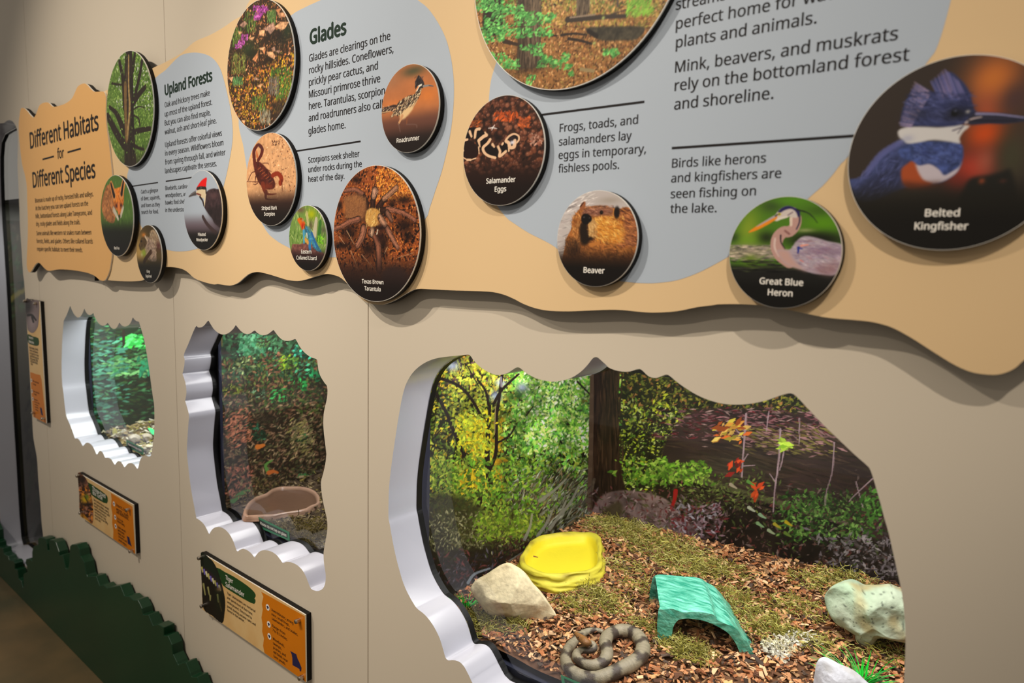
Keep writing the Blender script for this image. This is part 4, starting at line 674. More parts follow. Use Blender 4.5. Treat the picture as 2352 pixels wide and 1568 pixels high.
# ================================================================== information signs
def inside(poly, P):
    r = np.zeros(len(P), bool); q = np.roll(poly, -1, 0)
    for (ax, ay), (bx, by) in zip(poly, q):
        if ay == by: continue
        c = (ay > P[:, 1]) != (by > P[:, 1]); r ^= c & (P[:, 0] < ax+(P[:, 1]-ay)/(by-ay)*(bx-ax))
    return r
def poly_part(name, pts, y, m, parent, sm=2):
    v, f = flat_geo(smooth(xz(pts, y), sm) if sm > 1 else xz(pts, y), y); return obj(name, v, f, m, parent)
def make_sign(label, zm, TL, TR, BR, BL, photo, orange, brush, title, texts, icons, state, knobs, paint, vertical=False):
    yf = -0.0165; q = on_y(Z(*zm, [TL, TR, BR, BL]), yf)
    x0, x1 = (q[0, 0]+q[3, 0])/2, (q[1, 0]+q[2, 0])/2; z1, z0 = (q[0, 2]+q[1, 2])/2, (q[2, 2]+q[3, 2])/2
    t = thing_at('information_sign', label, 'sign', ((x0+x1)/2, -.0003, (z0+z1)/2), 'small animal signs on the wall')
    v, f = box_geo((x0, yf+.0032, z0), (x1, -.0003, z1)); obj('sign_core', v, f, M_black, t)
    v, f = box_geo((x0, yf, z0), (x1, yf+.0031, z1)); obj('sign_board', v, f, [M_cream, M_white], t, fm=[0 if i == 2 else 1 for i in range(6)])
    def clip(p):
        P = on_y(Z(*zm, p), yf); P[:, 0] = np.clip(P[:, 0], x0+.0005, x1-.0005); P[:, 2] = np.clip(P[:, 2], z0+.0005, z1-.0005); return P
    def pp(name, p, dy, m, sm=1):
        P = clip(p)[:, [0, 2]]; v, f = flat_geo(smooth(P, sm) if sm > 1 else P, yf-dy); return obj(name, v, f, m, t)
    pp('orange_print', orange, .0002, M_orange); pp('brush_mark', brush, .0003, M_brush, 2)
    # photo print: fine grid cut to the printed outline
    P = clip(photo)[:, [0, 2]]; S_ = smooth(P, 3); lo, hi = S_.min(0), S_.max(0); nx, nz = 150, 150
    gx, gz = np.meshgrid(np.linspace(lo[0], hi[0], nx+1), np.linspace(lo[1], hi[1], nz+1)); G = np.stack([gx.ravel(), gz.ravel()], 1)
    i = np.arange((nx+1)*nz).reshape(nz, nx+1)[:, :nx].ravel(); F4 = np.stack([i, i+1, i+nx+2, i+nx+1], 1); ok = inside(S_, G[F4].mean(1)); F4 = F4[ok]
    W3 = np.stack([G[:, 0], np.full(len(G), yf-.0004), G[:, 1]], 1); px = project(W3); o_ = px.min(0)-4; k = 2.0; wh = ((px.max(0)-o_+8)*k).astype(int)
    pic = Pic(wh[0], wh[1], lambda p, o_=o_: (np.asarray(p)-o_)*k, k, 5).zoom(*zm); paint(pic)
    obj('photo_print', W3, F4, M_print, t, col=pic.sample((px-o_)*k))
    T = lambda L: [(s, *Z(*zm, [A, B])) for s, A, B in L]
    lettering(T(title), yf-.0006, t, M_cap, bold=.02, name='title_lettering')
    for grp in texts: lettering(T(grp), yf-.0006, t)
    for x, y, r in icons:
        c = on_y(Z(*zm, [(x, y)]), yf)[0]; a_ = np.linspace(0, 2*math.pi, 20, endpoint=False); r_w = r
        v, f = flat_geo(np.stack([c[0]+r_w*np.cos(a_), c[2]+r_w*np.sin(a_)], 1), yf-.0006); ic = obj('icon', v, f, M_cap, t)
        v, f = flat_geo(np.stack([c[0]+r_w*.5*np.cos(a_)*(1+.3*np.sin(3*a_)), c[2]+r_w*.5*np.sin(a_)], 1), yf-.0009); obj('icon_mark', v, f, M_state, ic)
    pp('state_silhouette', state, .0006, M_state)
    for x, y in knobs:
        c = on_y(Z(*zm, [(x, y)]), yf-.007)[0]; c[0] = np.clip(c[0], x0+.007, x1-.007); c[2] = np.clip(c[2], z0+.007, z1-.007)
        prof = [(0, .0058), (.011, .0058), (.0128, .005), (.0135, .0035)]; n = 20; v = []; f = []
        for d, r in prof:
            for j in range(n): a_ = 2*math.pi*j/n; v.append((c[0]+r*math.cos(a_), yf-.0001-d, c[2]+r*math.sin(a_)))
        for m_ in range(3): f += [(m_*n+j, m_*n+(j+1) % n, (m_+1)*n+(j+1) % n, (m_+1)*n+j) for j in range(n)]
        f.append(tuple(range(3*n, 4*n))); obj('knob', v, f, M_metal, t, smoothf=False)
    return t
def p_tiger(p):
    p.fill((24, 19, 14)); p.poly([(90,120),(180,170),(280,330),(360,600),(330,560),(200,400),(100,280)], (24, 34, 24), soft=8)
    for pts in ([(105,320),(170,360),(240,430),(320,530)],): p.stroke(pts, 70, (40,30,34), 60)
    for i in range(9): t = i/8; p.stroke([(112+t*190, 300+t*200), (122+t*195, 350+t*200)], 20, [(196,186,110),(120,104,190),(220,214,170)][i % 3], 12)
    for a_, b_ in (((180,520),(195,600)),((205,610),(205,660)),((285,600),(295,680)),((130,480),(150,600))): p.stroke([a_, b_], 20, (150,146,90), 12)
    p.blob(300, 540, 30, 25, (150,110,80)); p.stroke([(300,660),(330,780)], 20, (90,70,40), 10, al=.6); p.blob(300, 620, 60, 200, (24,46,24), .4)
make_sign('tiger salamander sign, largest and nearest small sign, below the tall window', (4.78, 440, 1240), (88, 115), (1243, 835), (1262, 1590), (132, 748),
    [(88,115),(185,168),(240,240),(290,340),(330,470),(360,600),(370,700),(362,800),(337,910),(230,830),(132,748),(115,500)],
    [(766,566),(788,620),(772,700),(782,760),(768,850),(780,930),(775,1000),(795,1080),(785,1160),(802,1250),(1262,1590),(1243,835)],
    [(275,300),(370,352),(450,392),(560,462),(640,522),(690,572),(705,612),(690,640),(702,655),(688,700),(600,660),(480,590),(345,498),(318,420)],
    [('Tiger', (372, 428), (455, 474)), ('Salamander', (373, 502), (578, 620))],
    [[('Tiger salamanders are nocturnal', (388,590), (697,800)), ('and spend most of their time', (388,638), (666,832)), ('underground. They travel to', (390,686), (660,875)), ('ponds during autumn rains and', (390,734), (702,944)), ('breed in the winter.', (393,778), (580,903))],
     [('Invertebrates, young', (877,775), (1115,928)), ('mice, small frogs,', (878,822), (1072,950)), ('salamanders, and snakes.', (880,870), (1166,1056))], [('Ranges from', (886,950), (1026,1046)), ('7 to 8.5 inches.', (888,996), (1052,1110))], [('Woodlands,', (890,1090), (1018,1178)), ('swamps,', (893,1140), (986,1204)), ('prairies, and', (896,1188), (1032,1282)), ('old fields near', (898,1236), (1056,1344)), ('farm ponds.', (900,1282), (1030,1372))]],
    [(838, 737, .0085), (850, 923, .0085), (856, 1055, .0085)],
    [(1085,1215),(1150,1250),(1165,1300),(1185,1340),(1208,1400),(1204,1440),(1190,1438),(1186,1412),(1110,1370),(1108,1290),(1100,1250)],
    [(88, 195), (118, 722), (1160, 890), (1197, 1512)], p_tiger)
def p_turtle(p):
    p.fill((50, 30, 20)); p.leaves((240, 190, 480, 960), 200, 60, .4, [(120,70,44),(90,50,30),(150,100,80),(200,120,40)]); p.blob(310, 320, 80, 90, (40,24,18)); p.blob(350, 600, 66, 66, (214,176,24)); p.blob(370, 570, 26, 40, (90,120,30)); p.stroke([(340,560),(390,650)], 20, (60,50,20), al=.6); p.blob(400, 680, 90, 30, (30,18,12)); p.stroke([(300,820),(420,940)], 50, (196,130,30), 30, al=.7)
make_sign('small sign with yellow-spotted animal photo, below the shield-shaped window', (6.27, 140, 1050), (243, 190), (1030, 710), (1085, 1440), (275, 815),
    [(243,190),(340,255),(390,370),(430,520),(460,680),(466,850),(446,955),(360,885),(275,815),(262,500)],
    [(718,510),(730,600),(722,700),(742,820),(738,940),(756,1060),(752,1195),(1085,1440),(1030,710)],
    [(380,355),(520,440),(640,528),(675,585),(662,664),(560,622),(440,540),(408,450)],
    [('Three-toed', (452, 470), (640, 594)), ('Box Turtle', (458, 530), (596, 618))],
    [[('Box turtles live in woods', (472,622), (690,770)), ('and grassy fields, eating', (474,668), (686,810)), ('berries, mushrooms and', (478,712), (698,860)), ('earthworms found on', (482,756), (652,872)), ('the forest floor. They', (486,800), (648,914)), ('may live to be fifty', (488,842), (676,974)), ('years old.', (490,884), (574,944))],
     [('Insects, fruit,', (795,700), (960,812)), ('worms, snails', (796,760), (972,866)), ('and mushrooms.', (800,800), (975,912))], [('Up to six', (805,884), (896,948)), ('inches long.', (810,928), (918,1000))], [('Open woods', (815,1010), (932,1088)), ('and brushy', (818,1058), (912,1118)), ('fields near', (820,1104), (916,1168)), ('streams and', (826,1148), (950,1230)), ('pond edges.', (830,1196), (950,1290))]],
    [(765, 668, .0085), (783, 862, .0085), (790, 990, .0085)], [(950,1130),(985,1150),(1005,1230),(1022,1285),(965,1240),(960,1180)],
    [(240, 255), (285, 800), (960, 755), (1005, 1350)], p_turtle)
def p_snake(p):
    p.fill((120, 104, 104)); p.blob(110, 250, 50, 120, (26,22,24)); p.blob(150, 400, 55, 110, (150,134,136)); p.stroke([(110,330),(150,330),(190,380)], 26, (32,28,30), 18); p.stroke([(150,350),(165,400)], 20, (40,34,36))
make_sign('tall upright sign with a dark coiled animal photo beside the far left window', (4.48, 40, 650), (75, 170), (222, 182), (300, 1445), (165, 1375),
    [(75,170),(148,176),(222,182),(218,400),(200,470),(160,512),(115,490),(90,430)],
    [(132,915),(165,925),(200,938),(235,945),(248,990),(300,1445),(165,1375)],
    [(104,524),(160,548),(216,566),(222,630),(200,645),(150,635),(110,610)],
    [('Western', (116, 568), (162, 580)), ('Ratsnake', (118, 610), (170, 626))],
    [[('Ratsnakes climb', (124,672), (212,696)), ('trees and barns', (126,700), (212,726)), ('to hunt for mice', (128,730), (220,758)), ('and bird eggs in', (130,758), (218,786)), ('the woods and', (132,786), (208,810)), ('old farm fields', (134,812), (208,838)), ('at dusk.', (138,838), (158,846))],
     [('Mice and birds', (158,1012), (220,1038)), ('and eggs.', (160,1042), (192,1056))], [('Up to six feet', (164,1118), (226,1142)), ('in length.', (168,1146), (198,1158))], [('Woodlands,', (172,1200), (210,1216)), ('rocky hills', (174,1224), (228,1248)), ('and barns', (178,1252), (214,1268)), ('near fields', (182,1278), (216,1294)), ('and farms.', (186,1304), (214,1322))]],
    [(146, 1000, .008), (152, 1110, .008), (160, 1190, .008)], [(232,1275),(250,1285),(266,1365),(246,1352)],
    [(75, 185), (180, 210), (160, 1335), (262, 1393)], p_snake, True)

# ================================================================== green bush cut-out along the floor
bz = Z(4.042, 0, 1180, [(-420,-330),(-330,-260),(-300,-200),(-220,-190),(-200,-90),(-120,-80),(-100,0),(-40,10),(-20,70),(0,100),(20,140),(25,230),(45,250),(50,290),(90,300),(100,350),(140,375),(150,410),(190,415),(205,440),(205,490),(230,500),(240,580),(262,600),(280,668),(288,640),(285,540),(320,520),(318,470),(305,430),(312,400),(350,398),(368,420),(368,330),(380,285),(425,265),(425,215),(445,200),(475,202),(498,216),(508,262),(514,318),(532,318),(526,246),(535,222),(565,222),(590,245),(620,330),(625,368),(655,358),(670,424),(684,486),(708,486),(718,410),(725,280),(740,264),(790,262),(815,310),(825,370),(860,430),(880,540),(888,560),(925,550),(970,555),(1000,640),(1040,630),(1070,660),(1130,650),(1195,637),(1235,735),(1280,735),(1320,770),(1360,770),(1400,850),(1410,905),(1460,905),(1500,1005),(1550,992),(1605,1020),(1605,1095),(1640,1095),(1680,1180),(1690,1270),(1725,1340),(1735,1365),(1780,1345),(1810,1342),(1850,1440),(1860,1472),(1915,1475),(1945,1568),(2010,1600),(2040,1700),(2120,1720),(2150,1830),(2230,1900),(2300,2060)])
bx = xz(bz, -.012); bx[:, 0] += 0; bx = np.concatenate([bx, [(bx[-1, 0]+.05, 0.0), (bx[0, 0], 0.0)]]); bx[:, 1] = np.maximum(bx[:, 1], 0.0)
v, f = slab_geo(bx, -.04, -.006)
bo = tag(obj('bush_cutout', v, f, M_bush), 'dark green leafy-topped bush cut-out board standing along the wall base', 'cut-out')
bv = bo.modifiers.new('bevel', 'BEVEL'); bv.width = .002; bv.segments = 2; bv.limit_method = 'ANGLE'; bv.angle_limit = math.radians(50)

# ================================================================== tanks behind the windows
def grid_geo(p0, eu, ev, nu, nv):
    u, w = np.meshgrid(np.linspace(0, 1, nu+1), np.linspace(0, 1, nv+1)); u, w = u.ravel()[:, None], w.ravel()[:, None]
    i = np.arange((nu+1)*nv).reshape(nv, nu+1)[:, :nu].ravel()
    return np.asarray(p0)+u*np.asarray(eu)+w*np.asarray(ev), np.stack([i, i+1, i+nu+2, i+nu+1], 1)
def print_wall(name, p0, eu, ev, nu, nv, pic, parent, gain=1.0, turn=None, edge=None):
    v, f = grid_geo(p0, eu, ev, nu, nv); w = v.copy()
    if turn:                                          # the print carries on round the corner: mirrored continuation of the side panel
        w[:, 1] = turn[1]-(v[:, 0]-turn[0])*.5; w[:, 0] = turn[0]; w[:, 1] = np.clip(w[:, 1], Y0+.02, turn[1])
    px = project(w)
    if edge: px[:, 0] = np.where(px[:, 0] > edge, edge-((px[:, 0]-edge) % 480), px[:, 0])
    return obj(name, v, f, M_print, parent, col=pic.sample(pic.fn(px), gain))
Y0 = YG+.0145
def tank(label, xl, xr, y1, z0, z1, zbase, lining, post=.009):
    t = thing_at('terrarium', label, 'terrarium', ((xl+xr)/2, (Y0+y1)/2, z0), 'terrariums behind the cut-out windows')
    T_ = .006
    for nm, lo, hi, m in (('side_panel', (xl-T_, Y0, z0), (xl-.0005, y1, z1), lining), ('side_panel', (xr, Y0, z0), (xr+T_, y1, z1), lining), ('back_panel', (xl-T_, y1+.0005, z0), (xr+T_, y1+T_, z1), lining),
                          ('lid', (xl-T_, Y0, z1), (xr+T_, y1+T_, z1+T_), M_lid), ('base', (xl-T_, Y0, z0-T_), (xr+T_, y1+T_, z0), M_navy), ('front_rail', (xl, Y0+.0003, z0), (xr, Y0+.012, zbase), M_navy), ('corner_post', (xl, Y0+.0003, z0), (xl+.004, Y0+post, z1), M_navy)):
        v, f = box_geo(lo, hi); obj(nm, v, f, m, t)
    return t
def tlamp(xl, xr, y, z, e, c, dy=.12, tilt=0.0):
    return lamp('tank_lamp', 'AREA', ((xl+xr)/2, y, z), ((xl+xr)/2, y+tilt, 0), e, c, (xr-xl)*.8, sizey=dy)
# ---- painted backdrops
def canvas(x0, y0, w, h, k=1.6, seed=3):
    p = Pic(int(w*k), int(h*k), lambda p: (np.asarray(p)-np.array([x0, y0]))*k, k, seed); p.js = .09; return p
G3 = [(126,150,44),(96,130,40),(150,170,60),(74,104,34),(170,176,70)]; DK = [(34,36,20),(46,44,26),(24,24,16)]; LIME = [(140,200,70),(108,176,66),(170,214,96),(84,150,60),(200,220,120)]; YEL = [(200,176,44),(180,150,40),(214,160,60),(150,120,40)]
def paint_big():
    p = canvas(930, 760, 1240, 640); p.fill((34, 34, 18)); p.lsc, p.nsc = .66, 1.9
    p.leaves((960, 780, 1400, 1300), 2600, 13, .5, [(70,84,34),(58,66,30),(90,104,40),(44,46,26),(110,116,50)])
    p.leaves((960, 790, 1400, 900), 500, 13, .5, YEL+[(96,60,70),(70,50,60)], dens=lambda x, y: x < 1230); p.leaves((960, 850, 1240, 1200), 1700, 12, .5, G3+YEL[:2]+DK)
    p.leaves((1180, 840, 1390, 1100), 2600, 14, .55, LIME+[(96,150,50)]); p.leaves((1200, 830, 1390, 1080), 400, 10, .6, [(220,232,190),(190,214,150),(70,110,60)])
    p.leaves((1100, 1040, 1380, 1170), 900, 12, .5, LIME[1:4]+G3+DK); p.leaves((1060, 960, 1150, 1120), 300, 15, .55, [(196,196,48),(170,180,50),(210,160,40)]); p.leaves((1040, 830, 1160, 960), 200, 13, .5, [(190,190,60),(150,160,60)])
    for x, y, rx, ry in ((1140,910,14,14),(1200,890,14,12),(1150,880,12,10),(1040,840,16,12)): p.blob(x, y, rx, ry, (176,190,226), .9)
    n_ = fbm(p.h, p.w, 60, p.r, 5); p.a *= np.clip(.35+1.5*(n_-.08), .3, 1.45)[..., None]
    p.zoom(3.92, 870, 790)
    for pts, w, w2 in (([(560,310),(720,375),(830,490),(920,640)],30,24),([(470,380),(600,600),(690,820),(830,1130),(900,1320)],26,44),([(1000,1260),(975,1020),(985,800),(1000,560)],60,26),([(1060,900),(1060,650),(1080,520),(1110,280)],30,26),([(990,550),(960,420),(890,320)],26,18),([(1040,530),(1110,410),(1260,270)],28,18),([(780,1010),(830,1120),(890,1300)],70,60),([(1000,1130),(1050,1000),(1060,880)],34,28),([(1060,890),(1170,830),(1230,740)],20,12),([(640,980),(760,1060),(820,1110)],16,22),([(470,960),(520,1030)],14,10),([(480,860),(560,770)],12,8),([(900,1280),(900,1440)],70,60),([(1330,640),(1390,560)],14,8),([(1790,340),(1910,460)],20,12),([(800,200),(900,380)],12,10)):
        p.stroke(pts, w, (36, 26, 24), w2)
    p.stroke([(1105,380),(1100,300)], 18, (150,140,150)); p.stroke([(1050,560),(1045,800)], 8, (150,130,90)); p.leaves((700,640,1000,960), 160, 44, .55, [(190,200,50),(160,180,60),(210,190,40)]); p.leaves((480,1000,900,1560), 420, 44, .5, G3); p.leaves((740,1150,880,1290), 30, 70, .4, [(226,190,40)])
    p.zoom(1, 0, 0)
    p.leaves((1180, 1090, 1380, 1250), 700, 26, .16, [(150,150,130),(116,120,100),(176,180,164),(84,84,66),(130,110,80),(60,56,40)], 52, .25); p.leaves((1040, 1060, 1250, 1250), 500, 14, .5, [(120,170,50),(90,140,40),(70,90,36),(150,180,60)])
    p.poly([(980,1150),(1060,1140),(1120,1180),(1180,1250),(1200,1300),(1080,1360),(980,1360)], (38,33,28), soft=12, a=.75); p.leaves((985, 1180, 1180, 1260), 500, 11, .4, [(110,106,70),(70,74,44),(150,146,110),(50,46,34)]); p.leaves((1000, 1270, 1160, 1350), 130, 16, .3, [(60,56,64),(96,90,100),(110,60,60),(44,40,46)]); p.stroke([(1075,1338),(1090,1318),(1125,1305)], 7, (150,160,170), 4)
    p.leaves((1100, 1180, 1240, 1240), 300, 14, .4, [(110,150,40),(80,110,36),(150,170,60)]); p.leaves((1150, 1230, 1380, 1290), 300, 12, .4, [(70,44,36),(100,66,56),(50,36,30)])
    for a_, b_ in (((1205,1238),(1222,1180)),((1235,1230),(1270,1170)),((1262,1215),(1300,1150)),((1290,1180),(1330,1115)),((1170,1290),(1250,1230)),((1240,1150),(1300,1100))): p.stroke([a_, ((a_[0]+b_[0])/2+4, (a_[1]+b_[1])/2), b_], 8, (160,158,142), 4, al=.85)
    # right part: the dark rock ledge
    p.leaves((1440, 790, 1960, 1000), 2600, 12, .5, [(110,116,42),(86,92,36),(150,140,50),(50,52,26),(150,104,56),(34,30,20),(28,26,18)]); p.leaves((1420, 940, 1560, 1130), 600, 13, .5, [(190,196,50),(150,170,50),(80,110,36),(40,34,22),(200,210,120)]); p.leaves((1420,960,1560,1100), 300, 14, .4, DK)
    p.poly([(1350,1120),(1356,850),(1360,780),(1425,780),(1420,900),(1424,1060),(1440,1140),(1360,1180)], (46,29,20), curve=False, mott=40); p.leaves((1365, 790, 1425, 1130), 160, 60, .07, [(34,20,14),(60,40,28),(70,48,34)], 90, .05); p.stroke([(1360,790),(1358,1000),(1354,1170)], 9, (120,96,76), 12, al=.8); p.stroke([(1350,1150),(1365,1100)], 14, (110,96,80), 6, al=.7)
    p.poly([(1540,1000),(1580,950),(1650,935),(1760,945),(1860,950),(1960,960),(2060,1060),(2140,1200),(2140,1300),(2000,1260),(1820,1200),(1690,1140),(1560,1090),(1520,1040)], (50,36,33), soft=6, mott=90)
    p.leaves((1550, 940, 1960, 1010), 420, 22, .2, [(110,66,72),(140,90,96),(70,42,44),(60,40,36),(150,120,116),(96,30,36)], -8, .3); p.leaves((1560, 1000, 2080, 1200), 300, 80, .1, [(66,48,40),(44,32,28),(76,58,46),(54,44,34)], -12, .12, .6); p.leaves((1720, 980, 1920, 1040), 120, 26, .2, [(120,110,56),(96,80,44),(150,110,110)], -14, .2)
    p.stroke([(1530,1085),(1640,1112),(1800,1158),(1980,1210)], 16, (92,96,58), 10, al=.7, sf=6); p.blob(1680, 1070, 130, 40, (74,72,56), .5); p.stroke([(1530,1098),(1640,1125),(1800,1172),(1990,1225)], 10, (22,17,14), 8)
    p.poly([(1530,1105),(1640,1132),(1800,1180),(2000,1235),(2140,1290),(2140,1420),(1500,1420),(1500,1150)], (32,25,20), soft=5, mott=40); p.leaves((1540, 1130, 2080, 1400), 900, 16, .35, [(60,44,38),(84,60,54),(40,32,28),(110,90,84),(96,50,46),(70,80,40)]); p.leaves((1545, 1090, 1760, 1180), 260, 12, .4, [(110,120,60),(80,90,46),(60,56,36)])
    p.leaves((1800, 1135, 2010, 1240), 420, 14, .5, [(72,108,42),(52,84,34),(110,144,70),(36,52,24)]); p.leaves((1440, 1060, 1620, 1110), 200, 15, .5, [(110,160,44),(80,120,36),(150,180,70)]); p.leaves((1900, 1230, 2080, 1340), 260, 20, .35, [(110,100,104),(70,62,60),(140,130,130),(40,34,30)])
    p.poly([(1352,1200),(1366,1160),(1386,1136),(1424,1126),(1480,1130),(1530,1146),(1560,1178),(1600,1216),(1580,1240),(1360,1220)], (128,104,102), soft=2, mott=26); p.leaves((1360, 1130, 1580, 1230), 260, 14, .35, [(150,126,126),(100,76,72),(110,60,60),(84,80,50)]); p.poly([(1380,1180),(1420,1150),(1430,1180),(1395,1210)], (74,64,40), soft=5, a=.8)
    p.stroke([(1552,1127),(1549,1148),(1542,1166)], 10, (170,24,30), 6); p.leaves((1545, 1160, 1660, 1230), 160, 16, .35, [(140,110,120),(110,40,46),(80,60,60),(160,150,160)])
    p.lsc = p.nsc = 1.0
    for pts, w in (([(1714,950),(1710,1010),(1706,1050),(1704,1095)],4.5),([(1792,985),(1790,1040),(1786,1080),(1780,1120),(1776,1175)],4.5),([(1803,1020),(1796,1060),(1790,1080)],3),([(1916,1016),(1912,1080),(1898,1130),(1895,1160)],3.2),([(1966,1106),(1975,1140),(1982,1165)],3),([(2005,1098),(1960,1140),(1950,1152)],3),([(1704,1070),(1734,1068)],2.5),([(1706,1060),(1718,1042)],2.5),([(1780,1105),(1768,1088)],2.5),([(1706,1005),(1690,985)],2.5),([(1766,945),(1760,990)],3),([(1836,960),(1836,1020)],2.4)): p.stroke(pts, w, (168,140,146), w*.7)
    p.leaves((1645, 970, 1705, 1010), 40, 17, .45, [(216,150,60),(200,96,40),(226,180,90),(190,170,60)], 25, .4); p.leaves((1668, 1048, 1705, 1090), 9, 17, .5, [(196,70,36),(150,40,36)], 60, .4); p.leaves((1720, 1108, 1752, 1140), 8, 20, .5, [(214,80,36),(180,60,30)], 50, .4); p.leaves((1782, 1010, 1815, 1030), 14, 15, .5, [(150,200,50),(180,210,70)], 0, .4)
    for x, y, c in ((1727,1170,(216,220,190)),(1752,1186,(170,206,160)),(1747,1206,(160,200,140)),(1772,1222,(190,206,160)),(1786,1208,(210,190,60)),(1812,1203,(226,196,40)),(1725,1110,(120,180,80)),(1685,1117,(210,190,160)),(1810,1228,(120,150,60))): p.stroke([(x-7,y-5),(x,y),(x+7,y+4)], 8, np.array(c)*.82, 3)
    p.blob(1930, 1120, 60, 60, (34,26,22), .4); p.leaves((1980, 1120, 2090, 1200), 120, 14, .5, [(80,130,50),(60,100,36),(40,50,26)])
    return p
def paint_mid():
    p = canvas(480, 740, 300, 560, 2.4, 8); p.fill((44, 36, 26)); p.lsc, p.nsc = .62, 1.8; p.zoom(4.9, 400, 720)
    p.leaves((480, 180, 1780, 700), 900, 70, .55, [(34,64,40),(24,38,24),(50,90,56),(30,46,26),(64,110,74)]); p.leaves((480, 500, 1780, 1100), 700, 70, .4, [(60,84,36),(40,50,26),(90,104,50),(74,50,36),(130,90,64),(50,70,40)])
    p.leaves((480, 950, 1780, 2600), 2200, 64, .35, [(100,74,54),(70,52,38),(134,104,80),(46,36,26),(156,132,100),(84,86,52),(114,84,64),(60,64,46),(98,92,60)], 25, .7)
    p.leaves((1180, 480, 1320, 620), 26, 60, .5, [(150,180,40),(110,150,44),(60,80,30)]); p.leaves((760, 240, 1040, 460), 100, 70, .6, [(60,130,90),(90,150,110),(46,96,60)]); p.leaves((1020, 440, 1200, 660), 30, 60, .3, [(150,90,70),(110,66,50),(60,44,32)], 10)
    for x, y, rx, ry, c in ((1440,430,90,60,(66,190,150)),(1390,790,90,60,(60,190,90)),(1540,680,100,70,(50,170,100)),(1190,920,100,70,(60,160,80)),(1440,600,60,70,(80,180,130)),(960,900,90,50,(110,150,110)),(1330,560,70,70,(100,150,60)),(890,1260,60,40,(50,110,80)),(960,1370,80,50,(60,100,70)),(1440,1400,50,40,(60,120,70)),(1000,330,60,50,(110,160,90)),(780,580,100,80,(150,170,110)),(640,850,100,60,(130,140,50))): p.leaves((x-rx, y-ry, x+rx, y+ry), 26, 66, .5, [c, tuple(int(i*.7) for i in c), tuple(int(i*.45) for i in c), (30,44,28), (52,40,28)], 20, .7)
    p.leaves((600, 1100, 860, 1460), 90, 60, .4, [(190,120,90),(150,90,66)], 25, .4); p.blob(1000, 1180, 200, 80, (40,34,26), .8); p.stroke([(940,1500),(1010,1480)], 60, (210,120,50), 30); p.leaves((1300, 1200, 1560, 1600), 120, 80, .2, [(176,150,110),(150,140,80),(110,110,70)], 40, .4)
    p.zoom(4.753, 400, 1040); p.stroke([(1020,200),(1000,130),(1070,80)], 40, (100,150,70), 16); p.stroke([(1035,215),(1080,200),(1130,215)], 50, (206,110,50), 20); p.leaves((560,150,860,480), 60, 60, .4, [(180,110,90),(140,90,70)]); p.stroke([(640,520),(740,440),(820,410)], 60, (90,140,80), 30); p.stroke([(580,520),(700,470),(780,460)], 14, (110,80,60)); p.leaves((1330,230,1520,340), 24, 60, .5, [(60,150,70),(80,130,80)]); p.leaves((820, 300, 1660, 520), 260, 50, .35, [(120,100,60),(90,80,46),(150,130,84),(60,50,36)])
    p.zoom(4.9, 400, 720); p.poly([(525,240),(540,240),(545,360),(530,360)], (110,96,60), a=.8); return p
def paint_small():
    p = canvas(180, 680, 200, 400, 3, 9); p.fill((28, 42, 24)); p.leaves((180, 690, 380, 1030), 1400, 12, .3, [(40,70,36),(30,46,24),(56,100,56),(24,30,18),(70,130,80),(60,80,34),(44,40,22)], 5, .25)
    p.leaves((280, 770, 350, 800), 50, 16, .4, [(60,200,70),(90,220,110),(40,150,60)], 10, .3); p.leaves((250, 820, 350, 860), 120, 14, .35, [(90,160,90),(60,140,80),(120,180,110)], 5, .2); p.leaves((210, 780, 290, 960), 160, 14, .3, [(80,150,120),(60,120,100)], 5, .2); p.stroke([(284,760),(284,790)], 7, (40,34,22)); p.leaves((320, 820, 360, 860), 30, 12, .5, [(40,130,90)]); return p
def paint_far():
    p = canvas(-60, 240, 220, 1120, 1.5, 10); p.fill((84, 80, 66)); p.blob(20, 330, 120, 60, (30, 28, 22)); p.blob(30, 420, 80, 90, (86,72,66)); p.leaves((16, 400, 34, 450), 14, 14, .6, [(170,130,136),(150,110,116)]); p.leaves((14, 440, 34, 500), 30, 10, .5, [(110,130,56),(90,110,60)]); p.leaves((0, 500, 50, 760), 60, 18, .4, [(76,92,66),(60,80,56),(90,86,70)]); p.blob(60, 800, 40, 90, (110,106,90), .7); p.stroke([(20,690),(45,672),(70,660)], 14, (150,140,80), 6, al=.6); p.blob(40, 1000, 60, 80, (60,58,48), .8); p.leaves((60, 900, 100, 1220), 60, 40, .2, [(40,44,36),(60,66,50)], 90, .2); return p
# ---- largest tank
XL3 = float(on_y([(985, 1100)], Y0+.03)[0, 0]); YB3 = .8
def g3(x, y):
    t = np.clip((np.asarray(y)-.1)/.7, 0, 1); return .772+t*(.047+.062*np.clip(np.asarray(x)+1.05, 0, 1.3))
t3 = tank('largest lit terrarium holding the coiled snake, bark chips and yellow dish', XL3-.001, .42, YB3+.001, .69, 1.5, .757, M_black, .03)
pb = paint_big(); zt3 = float(on_y([(1440, 853)], YB3)[0, 2])
print_wall('side_backdrop', (XL3, Y0+.03, .72), (0, YB3-Y0-.03, 0), (0, 0, .78), 460, 460, pb, t3, .64)
print_wall('back_backdrop', (XL3+.001, YB3, .78), (.41-XL3, 0, 0), (0, 0, zt3-.78), 700, 330, pb, t3, .7, edge=2050)
tlamp(XL3, .1, .36, 1.47, 11, (1.0, .98, .95), .3)
